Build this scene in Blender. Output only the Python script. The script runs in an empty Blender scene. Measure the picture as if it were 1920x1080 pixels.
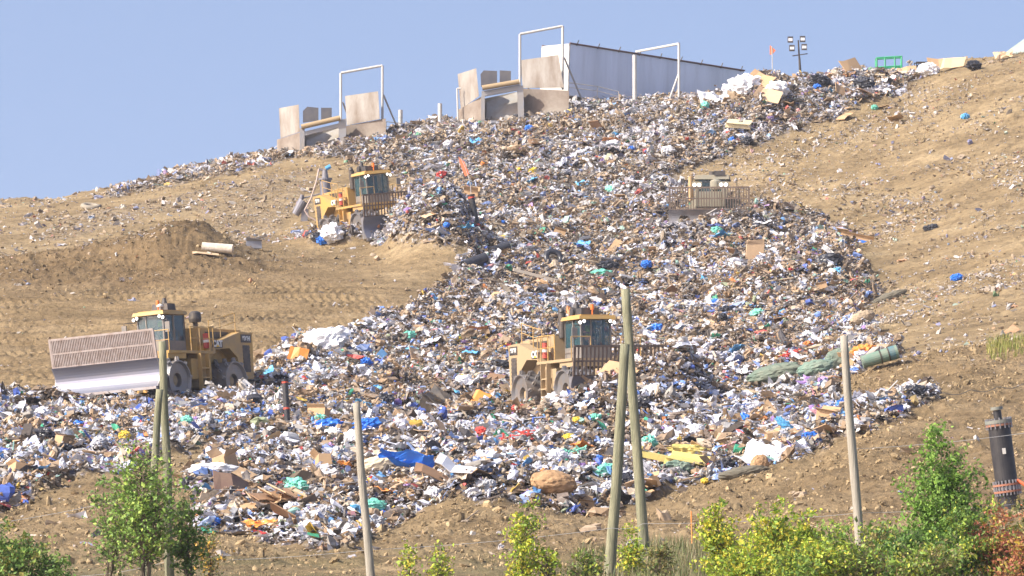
import bpy, math, random
import numpy as np
from mathutils import Vector, Matrix, noise as mnoise
R = random.Random(7); RN = np.random.default_rng(11)
F = 9600.0; YH = 1000.0            # focal length and eye level, in photo pixels
sc = bpy.context.scene
COL = sc.collection

# ------------------------------------------------------------------ basics
def at(px, py, D):
    return Vector(((px-960)/F*D, D, (YH-py)/F*D))
def tag(o, label=None, cat=None, group=None, kind=None):
    if label: o['label'] = label
    if cat: o['category'] = cat
    if group: o['group'] = group
    if kind: o['kind'] = kind
    return o
def empty(name, loc, rot=(0,0,0), label=None, cat=None, group=None):
    o = bpy.data.objects.new(name, None); COL.objects.link(o)
    o.location = loc; o.rotation_euler = rot; o.empty_display_size = .3
    return tag(o, label, cat, group)
def link(name, me, parent=None, m=None):
    o = bpy.data.objects.new(name, me); COL.objects.link(o)
    if parent is not None: o.parent = parent
    if m is not None:
        me.materials.clear(); me.materials.append(m)
    return o
def kids(o): return [c for c in bpy.data.objects if c.parent == o]
def copy_tree(o, parent=None):
    c = o.copy(); COL.objects.link(c)
    if parent is not None: c.parent = parent
    for k in kids(o): copy_tree(k, c)
    return c

class MB:
    def __init__(s): s.v = []; s.f = []
    def add(s, vs, fs):
        n = len(s.v); s.v += [tuple(v) for v in vs]; s.f += [tuple(i+n for i in f) for f in fs]; return s
    def box(s, x0, x1, y0, y1, z0, z1, M=None, taper=0):
        t = taper
        vs = [(x0,y0,z0),(x1,y0,z0),(x1,y1,z0),(x0,y1,z0),(x0+t,y0+t,z1),(x1-t,y0+t,z1),(x1-t,y1-t,z1),(x0+t,y1-t,z1)]
        if M is not None: vs = [M @ Vector(v) for v in vs]
        return s.add(vs, [(0,3,2,1),(4,5,6,7),(0,1,5,4),(1,2,6,5),(2,3,7,6),(3,0,4,7)])
    def tube(s, a, b, r, r2=None, n=10, cap=True):
        a = Vector(a); b = Vector(b); r2 = r if r2 is None else r2
        d = (b-a); q = d.to_track_quat('Z', 'Y')
        vs = []
        for P, rr in ((a, r), (b, r2)):
            for i in range(n):
                t = 2*math.pi*i/n; vs.append(P + q @ Vector((rr*math.cos(t), rr*math.sin(t), 0)))
        fs = [(i, (i+1)%n, n+(i+1)%n, n+i) for i in range(n)]
        if cap: fs += [tuple(range(n))[::-1], tuple(range(n, 2*n))]
        return s.add(vs, fs)
    def path(s, pts, r, n=6):
        for i in range(len(pts)-1): s.tube(pts[i], pts[i+1], r, n=n)
        return s
    def prism(s, poly, y0, y1):     # polygon in xz, extruded along y
        n = len(poly)
        vs = [(x, y0, z) for x, z in poly]+[(x, y1, z) for x, z in poly]
        return s.add(vs, [tuple(range(n)), tuple(range(n, 2*n))[::-1]]+[(i, n+i, n+(i+1)%n, (i+1)%n) for i in range(n)])
    def slab(s, pts, t):            # thick plate through points, thickness vector t
        n = len(pts); t = Vector(t)
        vs = [Vector(p) for p in pts]+[Vector(p)+t for p in pts]
        return s.add(vs, [tuple(range(n)), tuple(range(n, 2*n))[::-1]]+[(i, n+i, n+(i+1)%n, (i+1)%n) for i in range(n)])
    def lathe(s, prof, c=(0,0,0), n=20, axis='Z'):   # prof: (r, h)
        vs = []; k = len(prof); c = Vector(c)
        for r, h in prof:
            for i in range(n):
                t = 2*math.pi*i/n
                p = Vector((r*math.cos(t), r*math.sin(t), h)) if axis == 'Z' else Vector((r*math.cos(t), h, r*math.sin(t)))
                vs.append(c+p)
        fs = [(j*n+i, j*n+(i+1)%n, (j+1)*n+(i+1)%n, (j+1)*n+i) for j in range(k-1) for i in range(n)]
        return s.add(vs, fs)
    def mesh(s, name, smooth=False):
        me = bpy.data.meshes.new(name); me.from_pydata(s.v, [], s.f); me.update()
        import bmesh
        b = bmesh.new(); b.from_mesh(me); bmesh.ops.recalc_face_normals(b, faces=b.faces); b.to_mesh(me); b.free()
        if smooth: me.shade_smooth()
        return me
    def build(s, name, m, parent=None, smooth=False):
        return link(name, s.mesh(name, smooth), parent, m)

# ------------------------------------------------------------------ materials
def newmat(name):
    m = bpy.data.materials.new(name); m.use_nodes = True
    nt = m.node_tree; return m, nt, nt.nodes['Principled BSDF']
def mat(name, c, rough=.6, metal=0, dirt=(.36,.27,.17), amt=.4, scale=2.0, bump=0, alpha=None, c2=None, emit=0, stretch=(1,1,1)):
    m, nt, b = newmat(name); N = nt.nodes; L = nt.links
    tc = N.new('ShaderNodeTexCoord'); mp = N.new('ShaderNodeMapping'); mp.inputs['Scale'].default_value = stretch
    L.new(tc.outputs['Object'], mp.inputs[0])
    n = N.new('ShaderNodeTexNoise'); n.inputs['Scale'].default_value = scale; n.inputs['Detail'].default_value = 8; n.inputs['Roughness'].default_value = .65
    L.new(mp.outputs[0], n.inputs['Vector'])
    r = N.new('ShaderNodeMapRange'); r.inputs[1].default_value = .38; r.inputs[2].default_value = .72; r.inputs[4].default_value = amt
    L.new(n.outputs['Fac'], r.inputs[0])
    x = N.new('ShaderNodeMixRGB'); x.inputs[1].default_value = (*c, 1); x.inputs[2].default_value = (*dirt, 1)
    L.new(r.outputs[0], x.inputs[0]); L.new(x.outputs[0], b.inputs['Base Color'])
    b.inputs['Roughness'].default_value = rough; b.inputs['Metallic'].default_value = metal
    if bump:
        bp = N.new('ShaderNodeBump'); bp.inputs['Strength'].default_value = bump; bp.inputs['Distance'].default_value = .03
        n2 = N.new('ShaderNodeTexNoise'); n2.inputs['Scale'].default_value = scale*6; n2.inputs['Detail'].default_value = 6
        L.new(mp.outputs[0], n2.inputs['Vector']); L.new(n2.outputs['Fac'], bp.inputs['Height']); L.new(bp.outputs[0], b.inputs['Normal'])
    if alpha is not None: b.inputs['Alpha'].default_value = alpha
    if emit: b.inputs['Emission Color'].default_value = (1,.96,.88,1); b.inputs['Emission Strength'].default_value = emit
    return m
def attrmat(name, rough=.6, transl=0, spec=.5, var=.15, vscale=9.0):
    m, nt, b = newmat(name); N = nt.nodes; L = nt.links
    a = N.new('ShaderNodeVertexColor'); a.layer_name = 'Col'
    tc = N.new('ShaderNodeTexCoord'); n = N.new('ShaderNodeTexNoise'); n.inputs['Scale'].default_value = vscale; n.inputs['Detail'].default_value = 4
    L.new(tc.outputs['Object'], n.inputs['Vector'])
    r = N.new('ShaderNodeMapRange'); r.inputs[1].default_value = .3; r.inputs[2].default_value = .7; r.inputs[3].default_value = 1-var*1.5; r.inputs[4].default_value = 1+var
    L.new(n.outputs['Fac'], r.inputs[0])
    v = N.new('ShaderNodeVectorMath'); v.operation = 'SCALE'; L.new(a.outputs[0], v.inputs[0]); L.new(r.outputs[0], v.inputs['Scale'])
    L.new(v.outputs[0], b.inputs['Base Color']); b.inputs['Roughness'].default_value = rough; b.inputs['Specular IOR Level'].default_value = spec
    if transl:
        t = N.new('ShaderNodeBsdfTranslucent'); L.new(v.outputs[0], t.inputs['Color'])
        mx = N.new('ShaderNodeMixShader'); mx.inputs[0].default_value = transl
        L.new(b.outputs[0], mx.inputs[1]); L.new(t.outputs[0], mx.inputs[2]); L.new(mx.outputs[0], N['Material Output'].inputs['Surface'])
    return m
def np_mesh(name, V, faces, col=None, smooth=False, k=4):
    me = bpy.data.meshes.new(name); nv = len(V); nf = len(faces)
    me.vertices.add(nv); me.vertices.foreach_set('co', np.ascontiguousarray(V, np.float32).ravel())
    me.loops.add(nf*k); me.loops.foreach_set('vertex_index', np.ascontiguousarray(faces, np.int32).ravel())
    me.polygons.add(nf); me.polygons.foreach_set('loop_start', np.arange(0, nf*k, k, dtype=np.int32))
    if smooth: me.polygons.foreach_set('use_smooth', np.ones(nf, bool))
    else: me.polygons.foreach_set('use_smooth', np.zeros(nf, bool))
    me.update(calc_edges=True)
    if col is not None:
        a = me.color_attributes.new('Col', 'FLOAT_COLOR', 'POINT')
        c = np.ones((nv, 4), np.float32); c[:, :3] = col; a.data.foreach_set('color', c.ravel())
    return me

# ------------------------------------------------------------------ numpy noise
def _h(ix, iy, s):
    n = (ix.astype(np.int64)*374761393 + iy.astype(np.int64)*668265263 + s*982451653) & 0xffffffff
    n = ((n ^ (n >> 13))*1274126177) & 0xffffffff
    return ((n ^ (n >> 16)) & 0xffff)/65535.0
def vn(x, y, s=0):
    ix = np.floor(x); iy = np.floor(y); fx = x-ix; fy = y-iy
    fx = fx*fx*(3-2*fx); fy = fy*fy*(3-2*fy)
    a = _h(ix, iy, s); b = _h(ix+1, iy, s); c = _h(ix, iy+1, s); d = _h(ix+1, iy+1, s)
    return (a+(b-a)*fx)*(1-fy)+(c+(d-c)*fx)*fy
def fbm(x, y, s=0, o=4, g=.5):
    t = 0; a = 1; n = 0
    for i in range(o):
        t = t+a*vn(x+i*13.7, y-i*7.3, s+i); n += a; x = x*2.03; y = y*2.03; a *= g
    return t/n*2-1

# ------------------------------------------------------------------ terrain
TU = np.array([-1500, -600, 0, 240, 480, 720, 960, 1200, 1440, 1680, 1920, 2500, 3400.])
T = {
 2:   [9160]*13,
 20:  [1816]*13,
 50:  [1330]*13,
 80:  [1190]*13,
 100: [1142]*13,
 120: [1098]*13,
 140: [1090,1075,1062,1055,1055,1050,1045,1035,1025,1015,1005,990,990],
 155: [1040,1030,1012,1000,1002,1008,985,985,955,925,915,880,880],
 168: [1000,985,965,930,930,955,935,950,885,815,815,780,780],
 190: [900,890,868,852,850,855,850,855,815,720,700,660,650],
 215: [800,795,778,772,765,775,772,772,735,660,630,590,590],
 232: [760,740,722,720,712,712,712,705,685,625,575,530,520],
 250: [700,690,670,660,645,650,650,640,620,570,495,450,440],
 270: [600,600,565,560,545,545,560,550,535,480,410,360,350],
 290: [500,500,478,475,462,450,462,460,445,395,325,280,270],
 310: [440,440,425,405,382,362,370,350,322,290,215,180,170],
 328: [405,405,392,362,315,285,258,225,208,182,120,80,70],
 338: [400,400,386,348,294,258,224,196,186,160,96,60,50],
 346: [410,410,386,350,294,256,222,194,184,158,94,58,48],
 354: [430,430,400,368,312,274,240,212,202,176,112,76,66],
 380: [560]*13, 450: [760]*13, 560: [1040]*13, 900: [1024]*13,
}
ds = np.array(sorted(T)); TT = np.array([T[int(d)] for d in ds], float)
gd = np.concatenate([np.arange(2, 40, 2), np.arange(40, 400, 1.), np.arange(400, 905, 10)]); gu = np.arange(-1500, 3401, 20.)
tmp = np.array([np.interp(gd, ds, TT[:, j]) for j in range(13)]).T
G = np.array([np.interp(gu, TU, r) for r in tmp])
def blur(A, w, ax):
    k = np.exp(-.5*(np.arange(-3*w, 3*w+1)/w)**2); k /= k.sum()
    P = np.pad(A, [(3*w, 3*w) if a == ax else (0, 0) for a in (0, 1)], mode='edge')
    return np.apply_along_axis(lambda r: np.convolve(r, k, 'valid'), ax, P)
G = blur(G, 3, 1)
i0 = np.searchsorted(gd, 60); i1 = np.searchsorted(gd, 390)
Gb = blur(G[i0:i1], 3, 0); wgt = np.clip(np.minimum(np.arange(i1-i0), np.arange(i1-i0)[::-1])/12, 0, 1)[:, None]
wgt = wgt*np.where((gd[i0:i1] > 325), .35, 1)[:, None]
G[i0:i1] = G[i0:i1]*(1-wgt)+Gb*wgt
BUMPS = [ # px, D, amplitude px, sigma px, sigma m
 (870,164,56,80,5),(1000,163,14,50,4),(740,160,-12,70,5),(1120,166,-14,50,5),(1650,160,10,120,6),
 (1195,207,52,95,3.6),(1060,203,20,30,3),(1280,209,25,35,3),(800,284,26,42,5),(855,281,12,30,4),(1470,262,42,85,9),(1560,268,20,50,6),(1400,283,16,45,4),
 (1425,330,46,32,6),(1350,328,4,30,5),(1480,332,14,40,5),(1570,334,30,50,5),(1640,336,16,40,5),(1800,340,8,30,4),(1780,336,10,60,5),
 (345,285,44,62,3.6),(240,284,34,95,3.4),(400,284,14,50,3.2),(300,281,12,25,2),(120,284,14,90,3),(40,335,10,50,5),(95,336,-10,30,6),
 (1150,250,-10,60,8),(960,262,10,60,6),(700,236,-12,60,6),(720,222,22,60,5),(640,214,14,50,4),(1700,199,16,120,5),(1860,203,18,90,5),(1250,318,12,70,6),(1150,308,-14,80,7)]
def gy(px, D):
    gi = np.clip((px+1500)/20, 0, len(gu)-1.001); gj = np.interp(D, gd, np.arange(len(gd))); gj = np.clip(gj, 0, len(gd)-1.001)
    a = gi.astype(int); b = gj.astype(int); fa = gi-a; fb = gj-b
    y = (G[b, a]*(1-fa)+G[b, a+1]*fa)*(1-fb)+(G[b+1, a]*(1-fa)+G[b+1, a+1]*fa)*fb
    for (bx, bd, A, sx, sd) in BUMPS:
        y = y-A*np.exp(-.5*((px-bx)/sx)**2-.5*((D-bd)/sd)**2)
    return y
MAIN = [(520,290),(600,283),(700,262),(800,240),(900,226),(1060,190),(1330,185),(1380,140),(1480,150),(1560,130),(1700,135),(1725,150),(1650,190),(1560,225),(1480,250),(1400,275),(1340,295),(1270,330),(1265,345),(1400,385),(1500,395),(1565,425),(1610,465),(1625,520),(1640,560),(1600,590),(1640,630),(1690,670),(1640,690),(1540,735),(1600,765),(1740,742),(1755,750),(1650,805),(1500,862),(1400,893),(1300,918),(1200,948),(1130,976),(1060,962),(1000,935),(850,930),(760,965),(690,1025),(600,1032),(450,1010),(365,1010),(350,900),(450,835),(545,805),(500,790),(400,835),(300,868),(130,907),(0,968),(-100,975),(-100,735),(0,742),(80,752),(300,745),(470,712),(490,680),(560,640),(640,640),(700,600),(780,572),(850,530),(880,480),(860,458),(760,452),(600,462),(565,448),(600,432),(740,385),(762,335),(700,318),(640,305),(560,300)]
LCREST = [(180,372),(300,338),(400,312),(520,282),(530,300),(430,330),(320,350),(210,375)]
MIDL = [(60,455),(130,410),(300,375),(440,350),(560,320),(600,330),(560,400),(480,470),(430,440),(370,395),(300,400),(220,425),(120,450)]
def inpoly(px, py, poly):
    c = np.zeros(px.shape, bool); n = len(poly)
    for i in range(n):
        x0, y0 = poly[i]; x1, y1 = poly[(i+1) % n]
        if y0 == y1: continue
        c ^= ((y0 > py) != (y1 > py)) & (px < (x1-x0)*(py-y0)/(y1-y0)+x0)
    return c
def density(px, py, X, Y):
    # the edges wander with the ground, so the polygon is only a guide
    jx = fbm(X*.55, Y*.35, 31, 3)*26; jy = fbm(X*.55, Y*.35, 47, 3)*14
    jx2 = jx+fbm(X*2.3, Y*1.9, 53, 3)*9; m = inpoly(px+jx2, py+jy*.8+fbm(X*2.6, Y*2.1, 57, 3)*6, MAIN).astype(float)
    m2 = inpoly(px+jx, py+jy*.8, LCREST)*.55
    m3 = inpoly(px+jx, py+jy, MIDL)*.20
    return np.maximum(np.maximum(m, m2), m3)
FLAT = [(322,768,225,4.6,1.6),(1098,784,215,4.4,1.6),(702,450,293,4.2,1.6),(1335,440,290,4.0,1.5)]
cu = np.concatenate([np.arange(-1500, -60, 20.), np.arange(-60, 1980, 3.4), np.arange(1980, 3401, 20.)])
cd = np.concatenate([np.arange(2, 60, 3.), np.arange(60, 110, 1.), np.arange(110, 350, .24), np.arange(350, 400, 2.), np.arange(400, 900, 20.)])
U, Dm = np.meshgrid(cu, cd); X = (U-960)/F*Dm
yb = gy(U, Dm); Z = (YH-yb)/F*Dm
for (fx, fy_, fD, rad, fal) in FLAT:
    P = at(fx, fy_, fD); r = np.hypot(X-P.x, Dm-P.y)
    w = np.clip((rad+fal-r)/fal, 0, 1); w = w*w*(3-2*w); Z = Z*(1-w)+P.z*w
for (bx, bd, A, sx, sd) in [(1215,206.9,42,66,2.2),(1125,206.2,14,34,2.0),(1285,207.5,40,26,2.0),(805,286.2,72,42,3.2),(752,287.2,34,26,1.8),(868,285,62,36,3.4),(1400,284.8,24,38,3.0),(1340,284.5,10,40,2.4),(200,216,-16,120,3.0),(985,209,-8,25,2.5)]:
    Z += A/F*Dm*np.exp(-.5*((U-bx)/sx)**2-.5*((Dm-bd)/sd)**2)
PYb = YH-Z*F/Dm
dens = density(U, PYb, X, Dm)
k = np.array([1, 2, 3, 2, 1])/9.
soft = np.apply_along_axis(lambda r: np.convolve(r, k, 'same'), 0, dens); soft = np.apply_along_axis(lambda r: np.convolve(r, k, 'same'), 1, soft)
# relief: loose clods on the berms, smooth cuts elsewhere, lumps under refuse
berm = np.clip((190-Dm)/12, 0, 1)*np.clip((Dm-125)/12, 0, 1)
rightface = np.clip((U-1450)/150, 0, 1)*np.clip((212-Dm)/8, 0, 1)*np.clip((Dm-140)/10, 0, 1)
berm = np.maximum(berm, rightface)
mound = np.exp(-.5*((U-300)/150)**2-.5*((Dm-282)/5.0)**2)+.8*np.exp(-.5*((U-80)/130)**2-.5*((Dm-283)/4.)**2); mound = np.clip(mound*1.9*(.75+.5*fbm(X*.5, Dm*.3, 71, 3)), 0, 1)
big = fbm(X*.12, Dm*.12, 1, 3)*.25
med = fbm(X*.7, Dm*.5, 5, 4)*.16
cl = np.maximum(0, fbm(X*3.2, Dm*2.6, 9, 4, .6))**1.4*.55
ridge = (1-np.abs(fbm(X*1.1+3, Dm*.8, 21, 4)))**3*.12
act = np.clip((Dm-100)/40, 0, 1)
Z = Z+act*(big*.6+med*(.55+1.0*berm+.8*mound)+cl*(.14+.30*berm+.40*mound)+ridge*(.3+.8*mound))
# gully fans down the dark mound
Z += mound*.16*np.abs(fbm(X*2.2, Dm*.4, 77, 3))
# cleat marks of the steel drums on the worked pad at left, and scrape lines
pad = np.clip((U+100)/60, 0, 1)*np.clip((760-U)/120, 0, 1)*np.clip((Dm-226)/6, 0, 1)*np.clip((276-Dm)/6, 0, 1)*(1-soft)
lane = Dm+X*.18+fbm(X*.15, Dm*.1, 61, 2)*1.2
ph = (lane/2.3) % 1.0
cleat = np.clip(np.sin(X*13+np.floor(lane/2.3)*2.4+ph*7*np.where(np.floor(lane/2.3)%2 > 0, 1, -1)+fbm(X,Dm,67,2)*1.2)*2.5+.3, 0, 1)*(np.abs(ph-.5) < .40)
fade = np.clip(fbm(X*.35, Dm*.3, 63, 3)*2.6+.45, 0, 1)
Z -= pad*med*.35
Z -= pad*fade*cleat*.15
rut = ((Dm-(U-450)**2*.00002+fbm(X*.2,Dm*.2,69,2)*1.5)/2.9) % 1.0
Z -= np.clip(pad*1.0, 0, 1)*.24*np.exp(-((rut-.5)/.07)**2)*np.clip(fbm(X*.3, Dm*.6, 70, 2)*2+.7, 0, 1)
Z += pad*(.09*np.sin(lane*2*math.pi/2.3+.6)+.10*fbm(X*.12, lane*1.9, 66, 3)+.05*np.sin(lane*2*math.pi/.8+fbm(X*.3, lane, 68, 2)*2))
scr = np.clip((U-1380)/100, 0, 1)*np.clip((Dm-215)/20, 0, 1)*(1-soft)
Z += scr*(.10*fbm((X-Dm*.35)*1.4, Dm*.12, 88, 3)+.10*np.maximum(0, fbm(X*1.9, Dm*1.5, 90, 3)))
# refuse lumps
Z += soft*(.55*np.abs(fbm(X*.42, Dm*.36, 101, 3))+  .46*fbm(X*1.1, Dm*.9, 104, 3)+.25*np.maximum(0, fbm(X*3.5, Dm*3.0, 107, 3)))
V = np.stack([X, Dm, Z], -1).reshape(-1, 3)
nr, nc = X.shape
idx = np.arange(nr*nc).reshape(nr, nc)
FQ = np.stack([idx[:-1, :-1], idx[:-1, 1:], idx[1:, 1:], idx[1:, :-1]], -1).reshape(-1, 4)
grass_a = np.clip((146-Dm)/10, 0, 1)*np.clip(fbm(X*.3, Dm*.3, 200, 3)*2+.9, 0, 1)
att = np.stack([soft, np.clip(mound*1.1+.32*berm+.25*rightface+.42*np.clip((U+100)/60, 0, 1)*np.clip((900-U)/200, 0, 1)*np.clip((Dm-222)/8, 0, 1)*np.clip((285-Dm)/10, 0, 1)+.15*np.clip((Dm-320)/-100, 0, 1)*0, 0, 1), grass_a], -1).reshape(-1, 3)
me = np_mesh('hillside', V, FQ, att, smooth=True)
PY = YH-Z*F/Dm
def colidx(px): return int(np.clip(np.searchsorted(cu, px), 1, nc-2))
PXc = cu
run_min = np.minimum.accumulate(np.where(Dm > 60, PY, 1e9), axis=0)
def ground(px, py, dmin=100):
    """the first point of the hillside met along the sight line of that pixel"""
    j = colidx(px); c = PY[:, j]; i = np.argmax((c <= py) & (cd > dmin))
    D = cd[i]; return Vector(((px-960)/F*D, D, Z[i, j]))
def zat(x, y):
    px = 960+x/y*F; j = colidx(px); i = int(np.clip(np.searchsorted(cd, y), 1, nr-2)); return float(Z[i, j])
def on(px, D):
    x = (px-960)/F*D; return Vector((x, D, zat(x, D)))

def soil_mat():
    m, nt, b = newmat('soil'); N = nt.nodes; L = nt.links
    a = N.new('ShaderNodeVertexColor'); a.layer_name = 'Col'; sp = N.new('ShaderNodeSeparateColor'); L.new(a.outputs[0], sp.inputs[0])
    tc = N.new('ShaderNodeTexCoord')
    def noise(s, d=6, r=.6, st=None):
        n = N.new('ShaderNodeTexNoise'); n.inputs['Scale'].default_value = s; n.inputs['Detail'].default_value = d; n.inputs['Roughness'].default_value = r
        if st:
            mp = N.new('ShaderNodeMapping'); mp.inputs['Scale'].default_value = st; L.new(tc.outputs['Object'], mp.inputs[0]); L.new(mp.outputs[0], n.inputs['Vector'])
        else: L.new(tc.outputs['Object'], n.inputs['Vector'])
        return n.outputs['Fac']
    def ramp(f, pts):
        r = N.new('ShaderNodeValToRGB'); e = r.color_ramp.elements
        while len(e) < len(pts): e.new(.5)
        for i, (p, c) in enumerate(pts): e[i].position = p; e[i].color = (*c, 1)
        L.new(f, r.inputs[0]); return r.outputs[0]
    def mix(f, c1, c2, bt='MIX'):
        x = N.new('ShaderNodeMixRGB'); x.blend_type = bt
        for i, c in ((1, c1), (2, c2)):
            if isinstance(c, tuple): x.inputs[i].default_value = (*c, 1)
            else: L.new(c, x.inputs[i])
        if isinstance(f, float): x.inputs[0].default_value = f
        else: L.new(f, x.inputs[0])
        return x.outputs[0]
    base = ramp(noise(.22, 8, .62), [(.3, (.205,.150,.082)), (.5, (.285,.212,.118)), (.7, (.375,.288,.170))])
    fine = ramp(noise(2.6, 8, .7), [(.3, (.62,.59,.56)), (.5, (1,1,1)), (.70, (1.28,1.27,1.25))])
    base = mix(1.0, base, fine, 'MULTIPLY')
    streak = ramp(noise(.5, 8, .65, (.35, 1.3, 1)), [(.36, (.74,.73,.72)), (.55, (1.02,1.02,1.02)), (.7, (1.16,1.15,1.13))])
    base = mix(.8, base, streak, 'MULTIPLY')
    moist = mix(1.0, base, (.68,.64,.61), 'MULTIPLY')
    c = mix(sp.outputs[1], base, moist)
    g = ramp(noise(3.0, 6, .7), [(.3, (.07,.075,.03)), (.6, (.20,.17,.09)), (.75, (.26,.23,.13))])
    gm = N.new('ShaderNodeMath'); gm.operation = 'MULTIPLY'; gm.inputs[1].default_value = .7; L.new(sp.outputs[2], gm.inputs[0])
    c = mix(gm.outputs[0], c, g)
    vo = N.new('ShaderNodeTexVoronoi'); vo.inputs['Scale'].default_value = 5.5; L.new(tc.outputs['Object'], vo.inputs['Vector'])
    hs = N.new('ShaderNodeSeparateColor'); L.new(vo.outputs['Color'], hs.inputs[0])
    tr = ramp(hs.outputs[0], [(.0, (.025,.022,.02)), (.35, (.08,.06,.045)), (.55, (.17,.13,.09)), (.7, (.28,.25,.21)), (.85, (.42,.40,.38)), (.95, (.08,.12,.25))])
    c = mix(sp.outputs[0], c, tr)
    L.new(c, b.inputs['Base Color']); b.inputs['Roughness'].default_value = .95; b.inputs['Specular IOR Level'].default_value = .15
    bp = N.new('ShaderNodeBump'); bp.inputs['Strength'].default_value = 1.0; bp.inputs['Distance'].default_value = .16
    L.new(noise(5.5, 8, .7), bp.inputs['Height']); L.new(bp.outputs[0], b.inputs['Normal'])
    return m
hill = link('ground', me, None, soil_mat()); tag(hill, kind='structure')
plain = MB().add([(-6000,-3000,-2.3),(6000,-3000,-2.3),(6000,9000,-2.3),(-6000,9000,-2.3)], [(0,1,2,3)]).build('terrain', mat('plain_grass', (.12,.13,.05), .9, amt=.6, scale=.05)); tag(plain, kind='structure')

# ------------------------------------------------------------------ scattered refuse (uncountable)
def norm_rot(n):
    """random rotations"""
    q = RN.normal(size=(n, 4)); q /= np.linalg.norm(q, axis=1)[:, None]; w, x, y, z = q.T
    return np.stack([1-2*(y*y+z*z), 2*(x*y-z*w), 2*(x*z+y*w), 2*(x*y+z*w), 1-2*(x*x+z*z), 2*(y*z-x*w), 2*(x*z-y*w), 2*(y*z+x*w), 1-2*(x*x+y*y)], -1).reshape(n, 3, 3)
def tilt_rot(n, s):
    a = RN.normal(size=n)*s; b = RN.normal(size=n)*s; c = RN.uniform(0, 6.283, n)
    ca, sa, cb, sb, cc, sn = np.cos(a), np.sin(a), np.cos(b), np.sin(b), np.cos(c), np.sin(c)
    o = np.ones(n); z = np.zeros(n)
    Rx = np.stack([o, z, z, z, ca, -sa, z, sa, ca], -1).reshape(n, 3, 3)
    Ry = np.stack([cb, z, sb, z, o, z, -sb, z, cb], -1).reshape(n, 3, 3)
    Rz = np.stack([cc, -sn, z, sn, cc, z, z, z, o], -1).reshape(n, 3, 3)
    return Rx @ Ry @ Rz
def grid_tpl(n, amp, fold):
    g = np.linspace(-.5, .5, n); x, y = np.meshgrid(g, g)
    z = RN.normal(size=x.shape)*amp; x = x+RN.normal(size=x.shape)*.07; y = y+RN.normal(size=x.shape)*.07
    z = z+np.abs(x*math.cos(fold)+y*math.sin(fold))*RN.uniform(-.7, .7)
    v = np.stack([x, y, z], -1).reshape(-1, 3); i = np.arange(n*n).reshape(n, n)
    return v, np.stack([i[:-1, :-1], i[:-1, 1:], i[1:, 1:], i[1:, :-1]], -1).reshape(-1, 4)
def lump_tpl(nu=6, nv=5, rough=.2):
    v = []
    for j in range(nv):
        t = math.pi*(j+.5)/nv
        for i in range(nu):
            p = 2*math.pi*i/nu; r = .5*(1+RN.normal()*rough)
            v.append((r*math.sin(t)*math.cos(p), r*math.sin(t)*math.sin(p), r*math.cos(t)*.75))
    i = np.arange(nu*nv).reshape(nv, nu); j = np.roll(i, -1, 1)
    f = np.stack([i[:-1], j[:-1], j[1:], i[1:]], -1).reshape(-1, 4)
    f = np.vstack([f, [[i[0,0], i[0,1], i[0,2], i[0,3]], [i[-1,0], i[-1,1], i[-1,2], i[-1,3]]]])
    return np.array(v), f
def box_tpl(sx, sy, sz):
    v = np.array([(-sx,-sy,-sz),(sx,-sy,-sz),(sx,sy,-sz),(-sx,sy,-sz),(-sx,-sy,sz),(sx,-sy,sz),(sx,sy,sz),(-sx,sy,sz)])*.5
    return v, np.array([(0,3,2,1),(4,5,6,7),(0,1,5,4),(1,2,6,5),(2,3,7,6),(3,0,4,7)])
TPL = {'sheet': [grid_tpl(4, .13, RN.uniform(0, 3)) for _ in range(14)], 'card': [grid_tpl(3, .03, RN.uniform(0, 3)) for _ in range(8)],
       'lump': [lump_tpl(rough=.22) for _ in range(10)], 'stick': [box_tpl(1.8, .14, .1), box_tpl(1.4, .09, .09), box_tpl(1.6, .22, .04)],
       'film': [grid_tpl(7, .075, RN.uniform(0, 3)) for _ in range(16)], 'box': [box_tpl(1, .7, .5), box_tpl(.8, .8, .6)], 'clod': [lump_tpl(5, 4, .18) for _ in range(8)]}
def scatter(P, size, kinds, cols, tilt):
    Vs, Fs, Cs = [], [], []; off = 0
    for k in set(kinds):
        T_ = TPL[k]; sel = np.where(kinds == k)[0]; tv = RN.integers(0, len(T_), len(sel))
        for t in range(len(T_)):
            s = sel[tv == t]
            if not len(s): continue
            v, f = T_[t]; n = len(s)
            Rm = tilt_rot(n, tilt if k in ('sheet', 'card', 'stick', 'film') else .8)
            asp = np.stack([RN.uniform(.7, 1.9, n), RN.uniform(.4, 1.0, n), RN.uniform(.5, 1.3, n)], -1)
            w = np.einsum('nij,nkj->nki', Rm, v[None]*asp[:, None]*size[s][:, None, None])+P[s][:, None]
            Vs.append(w.reshape(-1, 3)); Fs.append((f[None]+(np.arange(n)*len(v)+off)[:, None, None]).reshape(-1, 4))
            Cs.append(np.repeat(cols[s], len(v), 0)); off += n*len(v)
    return np.vstack(Vs), np.vstack(Fs), np.vstack(Cs)
PAL = [((.68,.67,.66),15),((.50,.50,.50),12),((.62,.66,.80),11),((.36,.34,.31),10),((.50,.42,.32),13),((.42,.29,.17),12),((.31,.20,.11),8),
       ((.20,.15,.10),9),((.07,.06,.055),7),((.03,.035,.055),5),((.04,.12,.52),2.8),((.09,.32,.66),2.5),((.30,.42,.72),3.4),((.02,.38,.22),1.2),((.30,.55,.48),1.6),
       ((.58,.04,.04),1.5),((.60,.28,.32),1.2),((.62,.42,.06),1.2),((.62,.22,.05),1.1),((.34,.20,.52),1.5),((.30,.36,.22),1.4),((.04,.07,.20),2.)]
pw = np.array([p[1] for p in PAL]); pw = pw/pw.sum(); pc = np.array([p[0] for p in PAL])
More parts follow.
